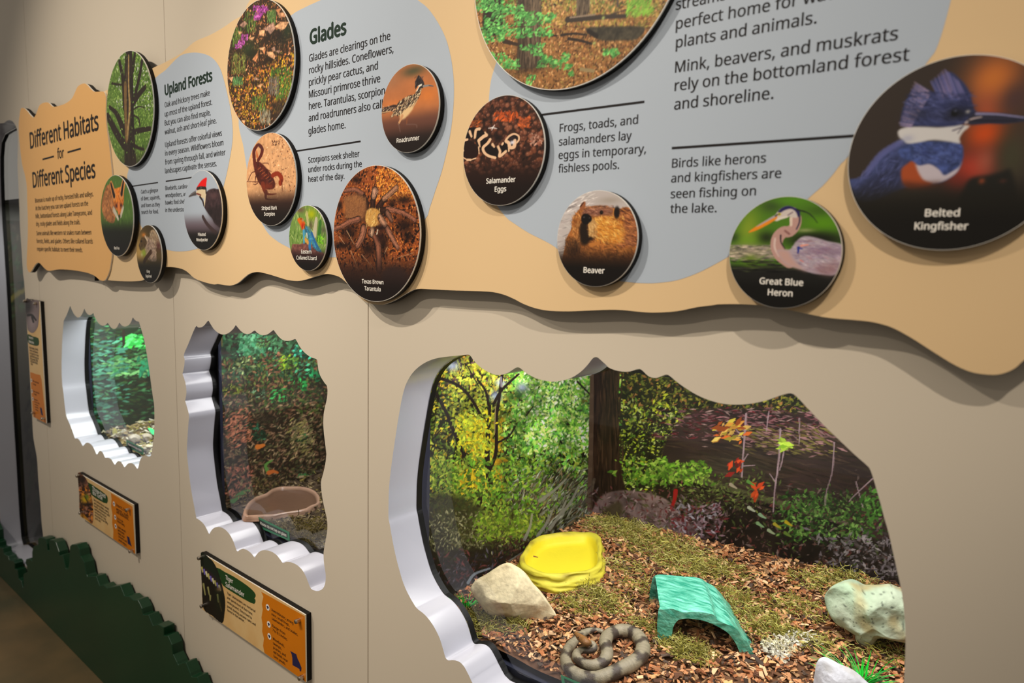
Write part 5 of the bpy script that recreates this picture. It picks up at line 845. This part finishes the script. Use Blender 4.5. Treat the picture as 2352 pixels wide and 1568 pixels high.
# ---- tall tank
XL2 = float(on_y([(507, 950)], Y0+.004)[0, 0]); zs2 = float(on_y([(690, 1238)], Y0+.02)[0, 2])
t2 = tank('lit terrarium behind the tall window, leaf-litter photo lining and brown water dish', XL2-.001, -1.22, .62, zs2-.06, 1.46, zs2-.022, M_black)
pm = paint_mid(); print_wall('side_backdrop', (XL2, Y0+.009, zs2-.02), (0, .61-Y0, 0), (0, 0, 1.45-zs2), 200, 260, pm, t2, 1.0)
print_wall('back_backdrop', (XL2+.001, .619, zs2-.02), (-1.222-XL2, 0, 0), (0, 0, 1.45-zs2), 160, 260, pm, t2, 1.0, turn=(XL2, .619))
tlamp(XL2, -1.3, .3, 1.43, 4.4, (1.0, .97, .95), .2)
# ---- shield tank
XL1 = float(on_y([(206, 850)], Y0+.004)[0, 0]); zs1 = float(on_y([(330, 1040)], Y0+.03)[0, 2])
t1_ = tank('lit green terrarium behind the small shield-shaped window', XL1-.001, -2.12, .5, zs1-.06, 1.44, zs1-.02, M_black)
ps = paint_small(); print_wall('side_backdrop', (XL1, Y0+.012, zs1-.02), (0, .48-Y0, 0), (0, 0, 1.42-zs1), 150, 220, ps, t1_, 1.0)
print_wall('back_backdrop', (XL1+.001, .499, zs1-.02), (-2.122-XL1, 0, 0), (0, 0, 1.42-zs1), 120, 220, ps, t1_, 1.0, turn=(XL1, .499))
tlamp(XL1, -2.2, .2, 1.41, 6.5, (.95, 1.0, .97), .16)
# ---- far tank
x4 = float(on_y([(2, 700)], Y0)[0, 0]); zs4 = float(on_y([(60, 1222)], Y0+.1)[0, 2])
t4 = tank('dim grey tank behind the full-height far left window', x4-.1, -3.16, .7, zs4-.03, 1.78, zs4-.005, M_tankgrey)
print_wall('side_backdrop', (x4-.099, Y0+.012, zs4), (0, .6-Y0, 0), (0, 0, 1.7-zs4), 60, 160, paint_far(), t4, 1.0)
tlamp(x4, -3.2, .3, 1.76, 3.2, (1.0, .97, .88), .2)
# ---- stickers on the glass
M_st = M_sticker
for k, quad, lab in ((2, Z(7.84, 500, 1100, [(690,660),(1290,955),(1298,1115),(720,862)]), 'green sticker on the tall window glass above its scalloped sill'), (1, Z(7.84, 130, 880, [(1255,1015),(1560,1170),(1560,1292),(1258,1140)]), 'green sticker on the shield-shaped window glass, lower right'), (3, np.array([(1288, 1549), (1420, 1606), (1424, 1640), (1292, 1580)], float), 'green sticker on the largest window glass, cut by bottom edge')):
    ys = YG+.0134; P = xz(quad, ys); c = P.mean(0); t = thing_at('glass_sticker', lab, 'sticker', (c[0], ys, c[1]), 'green stickers on the window glass')
    v, f = slab_geo(P, ys, ys+.0004); obj('sticker_base', v, f, M_sticker, t); v, f = flat_geo(c+(P-c)*np.array([.88, .6]), ys-.0002); obj('dark_band', v, f, M_stickerdk, t)
    A, B = quad[3]*.62+quad[0]*.38, quad[2]*.62+quad[1]*.38; lettering([('Please do not tap on glass', A+(B-A)*.1, A+(B-A)*.9)], ys-.0004, t, M_cap, bold=.015)

# ================================================================== what stands in the tanks
def hnoise(P, sc, seed, n=14):
    r = np.random.default_rng(seed); k = r.normal(size=(n, 3))*sc; ph = r.uniform(0, 6.28, n); a_ = 1/(1+np.linalg.norm(k, axis=1)/sc)
    return (np.sin(P @ k.T+ph)*a_).sum(1)/a_.sum()*1.9
def gpos(px, g, z=.8):
    p = np.asarray(px, float).reshape(1, 2); P = None
    for _ in range(6): P = on_z(p, z)[0]; z = float(g(P[0], P[1]))
    return P
def bed(name, label, xl, xr, y0, y1, g, nch, pal, base, seed, size=.02, keepout=()):
    r = np.random.default_rng(seed); nu, nv = int((xr-xl)/.012), int((y1-y0)/.012)
    v, f = grid_geo((xl, y0, 0), (xr-xl, 0, 0), (0, y1-y0, 0), nu, nv); v[:, 2] = g(v[:, 0], v[:, 1])+.005*hnoise(v, 40, seed)-.003
    for kp in keepout: v[inside(kp, v[:, :2]), 2] -= .012
    col = s2l(np.array(base))*(.7+.5*r.random((len(v), 1))); V = [v]; Fs = [f]; C = [col]; o = len(v)
    cx = r.uniform(xl+.008, xr-.008, nch); cy = r.uniform(y0+.008, y1-.008, nch); L = size*r.uniform(.45, 1.35, nch); Wd = L*r.uniform(.22, .7, nch); T = r.uniform(.0015, .004, nch)*size/.02
    ok = np.ones(nch, bool)
    for kp in keepout: ok &= ~inside(kp, np.stack([cx, cy], 1))
    cx, cy, L, Wd, T = cx[ok], cy[ok], L[ok], Wd[ok], T[ok]; nch = len(cx)
    yaw_ = r.uniform(0, 6.28, nch); t1_ = r.normal(0, .35, nch); t2_ = r.normal(0, .35, nch)
    b = np.array([(-1,-1,-1),(1,-1,-1),(1,1,-1),(-1,1,-1),(-1,-1,1),(1,-1,1),(1,1,1),(-1,1,1)], float)
    q = b[None]*np.stack([L, Wd, T], 1)[:, None]/2*r.uniform(.35, 1.2, (nch, 8, 2))[..., [0, 1, 1]]
    def rot(q, a_, i, j): c, s = np.cos(a_)[:, None], np.sin(a_)[:, None]; x, y = q[..., i].copy(), q[..., j].copy(); q[..., i] = c*x-s*y; q[..., j] = s*x+c*y
    rot(q, t1_, 0, 2); rot(q, t2_, 1, 2); rot(q, yaw_, 0, 1)
    q += np.stack([cx, cy, g(cx, cy)+r.uniform(0, .007, nch)], 1)[:, None]; q[..., 1] = np.clip(q[..., 1], y0+.001, y1-.001); q[..., 0] = np.clip(q[..., 0], xl+.001, xr-.001)
    fb = np.array([(0,3,2,1),(4,5,6,7),(0,1,5,4),(1,2,6,5),(2,3,7,6),(3,0,4,7)])
    V.append(q.reshape(-1, 3)); Fs.append((fb[None]+o+8*np.arange(nch)[:, None, None]).reshape(-1, 4))
    pc = s2l(np.array(pal, float))[r.integers(len(pal), size=nch)]*(.7+.6*r.random((nch, 1))); C.append(np.repeat(pc, 8, 0))
    return tag(obj(name, np.concatenate(V), np.concatenate(Fs), vmat(name+'_chips', .75, .2), col=np.clip(np.concatenate(C), 0, .9)), label, 'bedding', kind='stuff')
g2 = lambda x, y: zs2+0*np.asarray(x)+.05*np.clip((np.asarray(y)-.1)/.5, 0, 1)
zc = lambda pts: Z(5.2275, 1000, 1160, pts)
# ---- dishes
FOOT = {}
def dish(name, label, rim_px, base_front, rim_front, g, cols, seed, rough=1.0, inner=.86, depth=.55, mrough=.45, bulge=1.06, water=None, catname='dish', zr=None):
    Bp = gpos(base_front, g); n = Bp-CAM; n[2] = 0; n /= np.linalg.norm(n)
    if zr is None: zr = float(on_plane([rim_front], Bp, n)[0, 2])
    R = smooth(on_z(rim_px, zr), 4)[:, :2]; c = R.mean(0); zg = float(g(*c))-.004; H_ = zr-zg; m = len(R); rings = []
    outer = [(np.interp(t, [0, .2, .45, .75, 1], [bulge*.97, bulge, bulge*.985, 1.0, .99]), zg+t*(H_-.003)) for t in np.linspace(0, 1, 15)]
    for k, (s_, z_) in enumerate(outer+[ (.955, zr), (inner+.04, zr-.002), (inner, zr-.010), (inner*.97, zr-H_*depth*.7), (inner*.92, zr-H_*depth*.95), (inner*.8, zr-H_*depth), (.4, zr-H_*depth), (.02, zr-H_*depth)]):
        P = np.concatenate([c+(R-c)*s_, np.full((m, 1), z_)], 1)
        if k < 18:
            e = min(1, (18-k)/5); rg = 1-np.abs(hnoise(P*np.array([.6, .6, 3.2]), 95, seed)); P[:, :2] += (P[:, :2]-c)*(rough*e*(.05*(rg-.6)+.035*hnoise(P, 50, seed+2)))[:, None]
            P[:, 2] += (.003*rough if k > 10 else 0)*hnoise(P, 55, seed+1)
        rings.append(P)
    V = np.concatenate(rings); f = [(i*m+j, i*m+(j+1) % m, (i+1)*m+(j+1) % m, (i+1)*m+j) for i in range(len(rings)-1) for j in range(m)]
    f.append(tuple(range((len(rings)-1)*m, len(rings)*m))); L = s2l(np.array(cols, float)); col = np.zeros((len(V), 3))
    for i in range(len(rings)): col[i*m:(i+1)*m] = L[0] if i > 16 else L[1]
    w = np.clip(hnoise(V*np.array([1, 1, 2.0]), 80, seed+5)*1.6, 0, 1)[:, None]; w[17*m:] *= .05; col = col*(1-w*.6)+L[2]*w*.6
    t = thing_at(name, label, catname, (c[0], c[1], zg)); obj('bowl', V, f, vmat(name+'_glaze', mrough, .4, bump=.25, bscale=90), t, smoothf=True, col=np.clip(col, 0, .9))
    FOOT[label] = c+(R-c)*.97
    if water:
        P = np.concatenate([c+(R-c)*inner*.965, np.full((m, 1), zr-H_*depth*.35)], 1); obj('water', P, [tuple(range(m))], water, t)
    return t, zr, c
yd, zy, cy_ = dish('water_dish', 'bright yellow rough-sided dish on the bark beside the cream boulder', zc([(1000,650),(1020,590),(1070,520),(1130,440),(1250,360),(1400,330),(1600,312),(1800,300),(1900,318),(1965,372),(2005,450),(2012,600),(2005,690),(1900,770),(1700,812),(1500,842),(1300,842),(1130,780),(1040,725)]), zc([(1500, 1045)])[0], zc([(1500, 845)])[0], g3, [(226,206,40),(206,192,58),(112,84,30)], 41, 1.5, .85, .7, .6, 1.09)
v, f = tube_geo(on_z(zc([(1140, 628), (1180, 622), (1232, 628)]), zy-.028), [.002, .0042, .0018], 6); tag(obj('bark_chip', v, f, mat('bark_chip', (120, 60, 30), .7)), 'single brown bark chip lying inside the yellow dish', 'bark chip')
zb_ = lambda pts: Z(7.84, 500, 1100, pts)
dish('water_dish', 'brown glazed water dish in the tall window terrarium', zb_([(455,600),(480,500),(540,410),(680,320),(860,250),(980,170),(1150,120),(1300,118),(1480,125),(1640,150),(1760,200),(1820,260),(1850,360),(1820,430),(1700,480),(1600,530),(1400,570),(1200,600),(1000,640),(800,650),(600,660),(490,660)]), zb_([(900, 790)])[0], zb_([(900, 640)])[0], g2, [(104,78,62),(172,138,116),(120,86,66)], 43, .4, .88, .8, .2, 1.03)

KP = list(FOOT.values())
BARK = [(158,98,60),(126,76,48),(190,134,92),(96,62,44),(208,166,126),(76,60,50),(146,110,76),(172,118,80),(200,150,100)]
bed('bark_bedding', 'brown bark chip bedding covering the floor of the largest terrarium', XL3+.004, .36, Y0+.014, YB3-.002, g3, 18000, BARK, (96, 64, 42), 11, .0145, keepout=KP)
bed('soil_bedding', 'grey-brown soil and moss bedding in the tall window terrarium', XL2+.004, -1.23, Y0+.014, .6, g2, 2600, [(110,92,66),(80,66,48),(140,122,90),(60,46,36),(126,110,56)], (74, 60, 44), 12, .016, keepout=KP)
g1 = lambda x, y: zs1+0*np.asarray(x)+.03*np.clip((np.asarray(y)-.1)/.3, 0, 1)
bed('gravel_bedding', 'pale mixed gravel bedding in the small shield-window terrarium', XL1+.004, -2.13, Y0+.014, .48, g1, 1500, [(190,180,150),(150,130,90),(210,200,180),(110,90,60),(160,150,70),(90,70,46)], (120, 100, 70), 13, .024)

def moss(name, label, cat, clumps, g, pal, seed, n, L=.035, rad=.0009, h=.018, zlift=0.0):
    """tangle of curled strands around clump centres (px, radius m, weight)"""
    r = np.random.default_rng(seed); V = []; Fs = []; C = []; o = 0; wts = np.array([c[3] for c in clumps], float); wts /= wts.sum()
    for i in r.choice(len(clumps), n, p=wts):
        px, rx, ry, _ = clumps[i]; c = CC[name][i] if name in CC else CC.setdefault(name, [gpos(k[0], g) for k in clumps])[i]
        a_ = r.uniform(0, 6.28); d = r.random()**.6; x, y = c[0]+rx*d*math.cos(a_), c[1]+ry*d*math.sin(a_)
        if any(inside(kp, np.array([[x, y]]))[0] for kp in KP): continue
        z = float(g(x, y))+h*r.random()*(1-d*.8)+zlift; p = np.array([x, y, z]); dr = r.normal(size=3); dr[2] *= .35; dr /= np.linalg.norm(dr); m = 6; path = [p.copy()]
        for _ in range(m): dr = dr+r.normal(size=3)*.55; dr[2] *= .8; dr /= np.linalg.norm(dr); p = p+dr*L/m*r.uniform(.5, 1.5); path.append(p.copy())
        path = np.array(path); path[:, 2] = np.maximum(path[:, 2], g(path[:, 0], path[:, 1])+.001)
        if YLIM: path[:, 1] = np.clip(path[:, 1], Y0+.015, YLIM)
        v, f = tube_geo(path, rad*r.uniform(.6, 1.5), 3, False); V.append(v); Fs += [tuple(k+o for k in t) for t in f]; o += len(v); C.append(np.repeat(s2l(np.array(pal[r.integers(len(pal))], float))[None]*(.7+.6*r.random()), len(v), 0))
    return tag(obj(name, np.concatenate(V), Fs, vmat(name+'_strands', .8, .15), col=np.clip(np.concatenate(C), 0, .9)), label, cat, kind='stuff')
CC = {}; YLIM = YB3-.003
MG = [(150,140,58),(120,112,44),(176,168,92),(100,92,38),(190,180,110),(132,126,60)]
moss('sphagnum_moss', 'yellow-green dried moss scattered over the bark chips', 'moss', [((1450,1225),.10,.08,5),((1530,1262),.12,.08,6),((1400,1210),.09,.06,4),((1590,1300),.10,.06,5),((1650,1310),.09,.05,2),((1330,1350),.07,.03,2),((1390,1385),.07,.04,2.5),((1320,1395),.06,.03,1.5),((1560,1490),.055,.03,3),((1600,1505),.04,.02,1.6),((1720,1420),.08,.05,3),((1680,1375),.07,.04,2),((1780,1455),.07,.04,2.5),((1830,1400),.07,.05,2),((1880,1340),.08,.04,2),((1940,1330),.08,.04,2),((1110,1430),.06,.04,3),((1085,1440),.04,.03,2),((1180,1440),.04,.02,1),((1880,1480),.05,.03,1),((1480,1440),.05,.02,1),((2030,1500),.05,.04,1.2),((1490,1360),.10,.05,1.5),((1420,1300),.1,.05,1.5)], g3, MG, 21, 8500, .028, .00065, .02)
moss('pale_lichen', 'whitish curled lichen on the bark right of the turquoise hide', 'lichen', [((1790,1490),.025,.012,2),((1815,1478),.022,.012,2),((1850,1468),.02,.01,1),((1780,1505),.02,.012,1.5)], g3, [(206,200,184),(186,178,160),(220,214,196)], 22, 420, .02, .0016, .014)
moss('pale_lichen', 'whitish lichen tuft below the cream boulder near the glass', 'lichen', [((1170,1470),.03,.014,2)], g3, [(206,196,164),(190,180,140),(214,208,180)], 23, 220, .02, .0014, .014)
YLIM = .59
moss('dark_moss', 'dull brownish moss in front of the brown water dish', 'moss', [((690,1230),.10,.03,2),((720,1215),.10,.04,2),((730,1240),.08,.03,2),((640,1205),.06,.03,1)], g2, [(120,104,60),(90,80,50),(140,124,90),(110,96,40)], 24, 700)

def facets(u, v, t, seed):
    r = np.random.default_rng(seed)
    for _ in range(7):
        a_ = r.uniform(0, 6.28); t = np.minimum(t, r.uniform(.55, .8)-r.uniform(.5, 1.0)*(u*math.cos(a_)+v*math.sin(a_)))
    return np.maximum(t, .05)
def inflate(name, label, outline, base, T, g, cols, seed, relief=None, bump=.006, hole=0, mats=None, tilt=0.0, cat='rock'):
    B = gpos(base, g); n = B-CAM; n[2] *= tilt; n /= np.linalg.norm(n)
    O = smooth(on_plane(outline, B, n), 4); c = O.mean(0); M_, K = len(O), 34; rad = np.linalg.norm(O-c, axis=1).max()
    rt = np.cross(n, [0, 0, 1.0]); rt /= np.linalg.norm(rt); up = np.cross(rt, n); V = []; 
    for side in (1, -1):
        for k in range(K if side == 1 else K-1, -1, -1) if side == 1 else range(1, K):
            rho = k/K; P = c+(O-c)*rho; f_ = math.sqrt(max(0, 1-rho**2.6)); q = (P-c)/rad; u_q, v_q = q @ rt, q @ up
            t = np.full(M_, 1.0) if relief is None or side < 0 else relief(u_q, v_q)
            if side > 0 and relief is not None: t = facets(u_q, v_q, t, seed)
            V.append(P-n*side*(T*(t*min(1, f_*1.15))[:, None] if side > 0 else T*.8*f_))
    V = np.concatenate(V); R = K+1+K-1; f = [(i*M_+j, i*M_+(j+1) % M_, (i+1)*M_+(j+1) % M_, (i+1)*M_+j) for i in range(R-1) for j in range(M_)] 
    f += [(((R-1)*M_+j), ((R-1)*M_+(j+1) % M_), (j+1) % M_, j) for j in range(M_)]
    
    V = V-n*(bump*(hnoise(V, 45, seed)+.5*hnoise(V, 120, seed+1)))[:, None]
    V = V+n*(bump*1.1*np.abs(hnoise(V, 70, seed+9)))[:, None]
    a_ = hnoise(V, 30, seed+2); b_ = hnoise(V, 90, seed+3); e_ = hnoise(V, 420, seed+4)
    L = s2l(np.array(cols, float)); wt = np.clip(.5+.6*a_, 0, 1)[:, None]; col = L[0]*wt+L[1]*(1-wt); wt = (np.clip((b_-.25)*2.5, 0, 1)*.7)[:, None]; col = col*(1-wt)+L[2]*wt; col *= (1+.16*e_)[:, None]
    if hole: m = (hnoise(V, 620, seed+7) > .62) & (hnoise(V, 25, seed+8) > -.2); col[m] *= .4
    return tag(obj(name, V, f, vmat(name+'_stone', .8, .2, bump=.5, bscale=120), smoothf=True, col=np.clip(col, 0, .9)), label, cat)
inflate('boulder', 'cream angular boulder at left by the glass, beside the yellow dish', zc([(425,985),(480,925),(560,880),(680,800),(800,735),(890,722),(970,760),(1060,820),(1120,880),(1200,990),(1290,1090),(1360,1180),(1440,1310),(1452,1330),(1400,1380),(1250,1410),(1120,1395),(950,1385),(800,1345),(680,1330),(600,1280),(480,1130),(430,1040)]), zc([(900, 1385)])[0], .07, g3, [(226,212,178),(212,194,156),(176,140,100)], 31, lambda u, v: np.minimum(.62-.42*v-.05*u, 1.5*(u+.78)+.1).clip(.06, 1.2), .004)
zr_ = lambda pts: Z(5.85, 1760, 1300, pts)
inflate('pitted_rock', 'pale green-white pitted rock at the right edge of the big window', zr_([(780,440),(800,370),(850,310),(930,270),(1060,238),(1180,260),(1300,310),(1400,310),(1560,300),(1680,292),(1780,330),(1900,380),(2100,420),(2250,560),(2300,900),(2100,1010),(1870,985),(1750,970),(1600,935),(1500,950),(1460,1020),(1400,1075),(1280,1060),(1200,980),(1180,900),(1060,850),(960,790),(860,680),(800,560)]), zr_([(1450, 1060)])[0], .08, g3, [(178,182,162),(146,168,138),(160,138,88)], 33, lambda u, v: (.75-.5*v+.12*np.sin(9*v+3*u)).clip(.05, 1.3), .009, hole=1)
inflate('grey_rock', 'pale grey pointed rock at bottom right in front of green plastic grass', np.array([(1866,1590),(1872,1540),(1876,1522),(1886,1514),(1900,1518),(1930,1534),(1962,1551),(1985,1568),(2010,1600),(1990,1660),(1900,1680),(1870,1640)], float), (1935, 1665), .05, g3, [(206,204,208),(184,182,192),(170,164,160)], 35, lambda u, v: (.7-.5*v).clip(.05, 1.2), .003)

# ---- turquoise half-cave hide
zh = lambda pts: Z(5.0912, 1460, 1260, pts)
A_, B_ = gpos(zh([(262, 1070)])[0], g3), gpos(zh([(1388, 1250)])[0], g3); e_ = B_-A_; e_[2] = 0; nrm = np.array([-e_[1], e_[0], 0]); nrm /= np.linalg.norm(nrm)
if nrm @ (A_-CAM) < 0: nrm = -nrm
fo = on_plane(zh([(262,1090),(252,900),(262,760),(285,700),(440,712),(600,735),(880,755),(960,830),(1060,880),(1130,905),(1200,960),(1240,1020),(1290,1075),(1330,1150),(1388,1255)]), A_, nrm)
fi = on_plane(zh([(418,1100),(424,1000),(438,920),(480,850),(520,825),(600,815),(700,824),(800,842),(900,880),(1000,930),(1080,985),(1130,1045),(1170,1105),(1200,1170),(1235,1255)]), A_, nrm)
lo_, hi_ = 0., .4
for _ in range(40):
    mid = (lo_+hi_)/2; zA = on_plane(zh([(225, 300)]), A_+nrm*mid, nrm)[0, 2]
    if zA < fo[3, 2]: hi_ = mid
    else: lo_ = mid
dpt = (lo_+hi_)/2
bo_ = on_plane(zh([(172,610),(172,520),(190,400),(225,300),(360,302),(500,315),(745,345),(850,405),(930,455),(990,515),(1090,640),(1180,760),(1290,900),(1350,1040),(1395,1180)]), A_+nrm*dpt, nrm)
bo_[:, 2] = np.maximum(bo_[:, 2], fo[:, 2].min()-.01)
sm1 = lambda P: smooth(P, 4, False)
fo, fi, bo_ = sm1(fo), sm1(fi), sm1(bo_); bi = bo_+(fi-fo); m = len(fo); k3 = 12; K = 10
def jitter(P, s_, sd): return P+np.array([0, 0, 1.0])*(s_*hnoise(P*np.array([1, 1, 1]), 160, sd))[:, None]+nrm*(s_*.7*hnoise(P, 200, sd+1))[:, None]
V = []; f = []
def add(P): 
    global V; i = sum(len(x) for x in V); V.append(P); return i
def band(a_, b_, n, s_=0): return [(a_+j, a_+j+1, b_+j+1, b_+j) for j in range(s_, n-1)]
rows = [add(jitter(fo+(bo_-fo)*k/K, .0022, 51)) for k in range(K+1)]
for k in range(K): f += band(rows[k], rows[k+1], m, k3)
rin = [add(fi+(bi-fi)*k/K) for k in range(K+1)]
for k in range(K): f += band(rin[k+1], rin[k], m, k3)
f += band(rin[0], rows[0], m); f += band(rows[K], rin[K], m)
T_ = .012
fo2, fi2, bo2, bi2 = fo+nrm*T_, fi+nrm*T_, bo_-nrm*T_, bi-nrm*T_
ia, ib, ic, idd = add(fo2), add(fi2), add(bo2), add(bi2)
bg_ = bo2.copy(); bg_[:, 2] = fo[:, 2].min()-.008; ig = add(bg_); f += band(ic, ig, m); f += band(ia, rows[0], k3+1); f += band(rin[0], ib, k3+1); f += band(ib, ia, k3+1); f += band(rows[K], ic, k3+1); f += band(idd, rin[K], k3+1); f += band(ic, idd, k3+1)
M_hide = mat('turquoise_resin', (122, 206, 180), .35, spec=.5, rgb2=(38, 138, 112), scale=5, stretch=(4, 26, 26), bump=.8, bscale=110)
hd = tag(obj('reptile_hide', np.concatenate(V), f, M_hide), 'turquoise half-cave hide with arched opening, in the middle of the bark', 'hide')

# ---- coiled snake
zk = lambda pts: Z(7.84, 1260, 1400, pts)
path_px = [(980,395),(860,365),(740,380),(600,440),(470,560),(360,700),(310,860),(350,1020),(470,1140),(650,1215),(850,1235),(1060,1180),(1280,1080),(1480,980),(1640,860),(1700,720),(1680,590),(1600,470),(1480,395),(1320,375),(1180,400),(1060,480),(1020,600),(1050,720),(1040,850),(940,960),(780,1000),(620,960),(510,860),(520,770),(610,725),(730,735),(815,705),(825,650),(785,610),(735,600)]
dia = [80,100,120,140,165,190,210,228,244,258,268,276,282,280,276,268,262,256,250,244,238,232,230,226,222,216,206,192,172,150,132,120,112,108,108,108]
lay = [0,0,0,0,0,0,0,0,0,0,0,0,0,0,0,0,0,0,0,0,.2,.5,.8,.9,.9,.9,.95,1,1.05,1.2,1.4,1.6,1.9,2.1,2.3,2.3]
pts = np.array([gpos(p, g3) for p in zk(path_px)]); dep = (pts-CAM) @ d_; rr = np.array(dia)/7.84*dep/F/2
zs_ = g3(pts[:, 0], pts[:, 1])+rr*.92+np.array(lay)*.0105
pts = np.array([on_z([p], z)[0] for p, z in zip(zk(path_px), zs_)])
# head: from the neck to the snout
hp = zk([(680,590),(620,540),(550,480),(485,420)]); hz = pts[-1, 2]+.003; hpts = on_z(hp, hz+.006); hr = np.array([76,74,58,28])/7.84*dep[-1]/F
P = smooth(np.concatenate([pts, hpts]), 8, False); Rr = smooth(np.concatenate([rr, hr])[:, None], 8, False)[:, 0]; n = 18
seg = np.r_[0, np.cumsum(np.linalg.norm(np.diff(P, axis=0), axis=1))]; tg = np.gradient(P, axis=0); tg /= np.linalg.norm(tg, axis=1)[:, None]
th = 2*math.pi*np.arange(n)/n; sd = np.cross(tg, [0, 0, 1.0]); sd /= np.linalg.norm(sd, axis=1)[:, None]; upv = np.cross(sd, tg)
V = (P[:, None]+Rr[:, None, None]*(np.sin(th)[None, :, None]*sd[:, None]+.88*np.cos(th)[None, :, None]*upv[:, None]))
nh = len(hpts)*8; hs = np.zeros(len(P)); hs[-nh+2:] = 1
side = np.abs(np.sin(th))[None]; per = .052; ph = (seg/per+.18*np.sin(seg*31))[:, None]+.10*np.sin(th*2+seg[:, None]*40)+.05*np.sin(th*5+seg[:, None]*90); ph = ph % 1.0; ph = np.abs(ph-.5)*2        # 0 at band centre
hw = .26+.34*np.abs(th-math.pi*(th > math.pi)*2)[None]/math.pi*1.3; hw = .24+.42*(1-np.cos(th)[None])/2*1.2
dark = np.clip((hw-ph)*14, 0, 1); edge = np.exp(-((hw-ph)/.07)**2)
LC = s2l(np.array([(136,125,104),(68,56,48),(40,32,27),(128,86,46)], float)); col = LC[0]*(1-dark[..., None])+LC[1]*dark[..., None]; col = col*(1-.75*edge[..., None])+LC[2]*.75*edge[..., None]
col = col*(1-hs[:, None, None])+LC[3]*hs[:, None, None]*(.8+.3*np.cos(th)[None, :, None])
nr = np.arange(len(P))[:, None]; scl = 1+.10*np.sin(seg[:, None]*2600)*np.cos(th*18)[None]; col = col*scl[..., None]
f = [(i*n+k, i*n+(k+1) % n, (i+1)*n+(k+1) % n, (i+1)*n+k) for i in range(len(P)-1) for k in range(n)]+[tuple(range(n))[::-1], tuple(range((len(P)-1)*n, len(P)*n))]
st = thing_at('copperhead_snake', 'tan-and-brown banded snake coiled on the bark in front of the hide', 'snake', (P[:, 0].mean(), P[:, 1].mean(), float(g3(P[:, 0].mean(), P[:, 1].mean()))))
obj('body', V.reshape(-1, 3), f, vmat('snake_skin', .45, .35, bump=.35, bscale=420), st, smoothf=True, col=np.clip(col.reshape(-1, 3), 0, .9))
hc, ht = (hpts[1]+hpts[2])/2, hpts[3]-hpts[0]; ht /= np.linalg.norm(ht); hsd = np.cross(ht, [0, 0, 1.0]); hsd /= np.linalg.norm(hsd)
for s_ in (1, -1):
    v, f = [], []
    for i in range(7):
        for j in range(10): a1, a2 = math.pi*i/6, 2*math.pi*j/10; v.append(hc+hsd*s_*hr[2]*.86+np.array([0, 0, hr[2]*.35])+.0022*np.array([math.sin(a1)*math.cos(a2), math.sin(a1)*math.sin(a2), math.cos(a1)]))
    f = [(i*10+j, i*10+(j+1) % 10, (i+1)*10+(j+1) % 10, (i+1)*10+j) for i in range(6) for j in range(10)]; obj('eye', v, f, M_gasket, st, smoothf=True)

# ---- plastic grass, leaf and stones
def grass(label, px, g, n, L, spread, seed, lean):
    r = np.random.default_rng(seed); c = gpos(px, g); t = thing_at('plastic_grass', label, 'plastic plant', c); geos = []
    for _ in range(n):
        a_ = r.uniform(0, 6.28); b0 = c+np.array([math.cos(a_), math.sin(a_), 0])*spread*r.random(); b0[1] = max(b0[1], Y0+.02); b0[2] = float(g(b0[0], b0[1])); dr = np.array([math.cos(a_)+lean[0], math.sin(a_)*.5+lean[1], .9]); dr /= np.linalg.norm(dr); l = L*r.uniform(.6, 1.2)
        path = [b0+dr*l*s_+np.array([dr[0], dr[1], -.6])*l*.5*s_*s_ for s_ in np.linspace(0, 1, 6)]; path = np.array(path); path[:, 1] = np.clip(path[:, 1], Y0+.016, YB3-.01); v, f = tube_geo(path, np.linspace(.0014, .0004, 6), 4); geos.append((v, f, 0))
    v, f, _ = merge(geos); obj('blades', v, f, M_grass, t); return t
M_grass = mat('green_plastic', (30, 190, 50), .4, rgb2=(16, 140, 36), scale=40)
grass('bright green plastic grass behind the grey rock at bottom right', (1972, 1572), g3, 70, .055, .028, 61, (-.5, .2))
grass('small green plastic tuft left of the cream boulder by the glass', (1070, 1395), g3, 40, .035, .014, 62, (-.3, .3))
lp = on_z(Z(7.84, 130, 880, [(1640,815),(1700,810),(1762,850),(1762,900),(1745,940),(1700,900)]), zs1+.035); lv = np.concatenate([lp, lp+[0, 0, .002]]); k = len(lp)
tag(obj('plastic_leaf', lv, [tuple(range(k))[::-1], tuple(range(k, 2*k))]+[(i, (i+1) % k, (i+1) % k+k, i+k) for i in range(k)], mat('bright_leaf', (90, 240, 150), .3)), 'bright green leaf lying on gravel behind the shield-shaped window', 'leaf')
zz = lambda pts: Z(7.84, 130, 880, pts)
for o_, b_, sd_, lab in (([(1300,960),(1380,920),(1470,930),(1520,990),(1480,1050),(1360,1050),(1300,1020)], (1400, 1050), 71, 'pale grey stone behind the green sticker of the shield-shaped window'), ([(1540,940),(1620,900),(1710,930),(1740,1000),(1660,1040),(1570,1010)], (1640, 1040), 72, 'brown-grey stone under the bright green leaf')):
    inflate('stone', lab, zz(o_), zz([b_])[0], .025, g1, [(200,190,176),(176,160,140),(140,120,90)], sd_, None, .002, cat='stone')
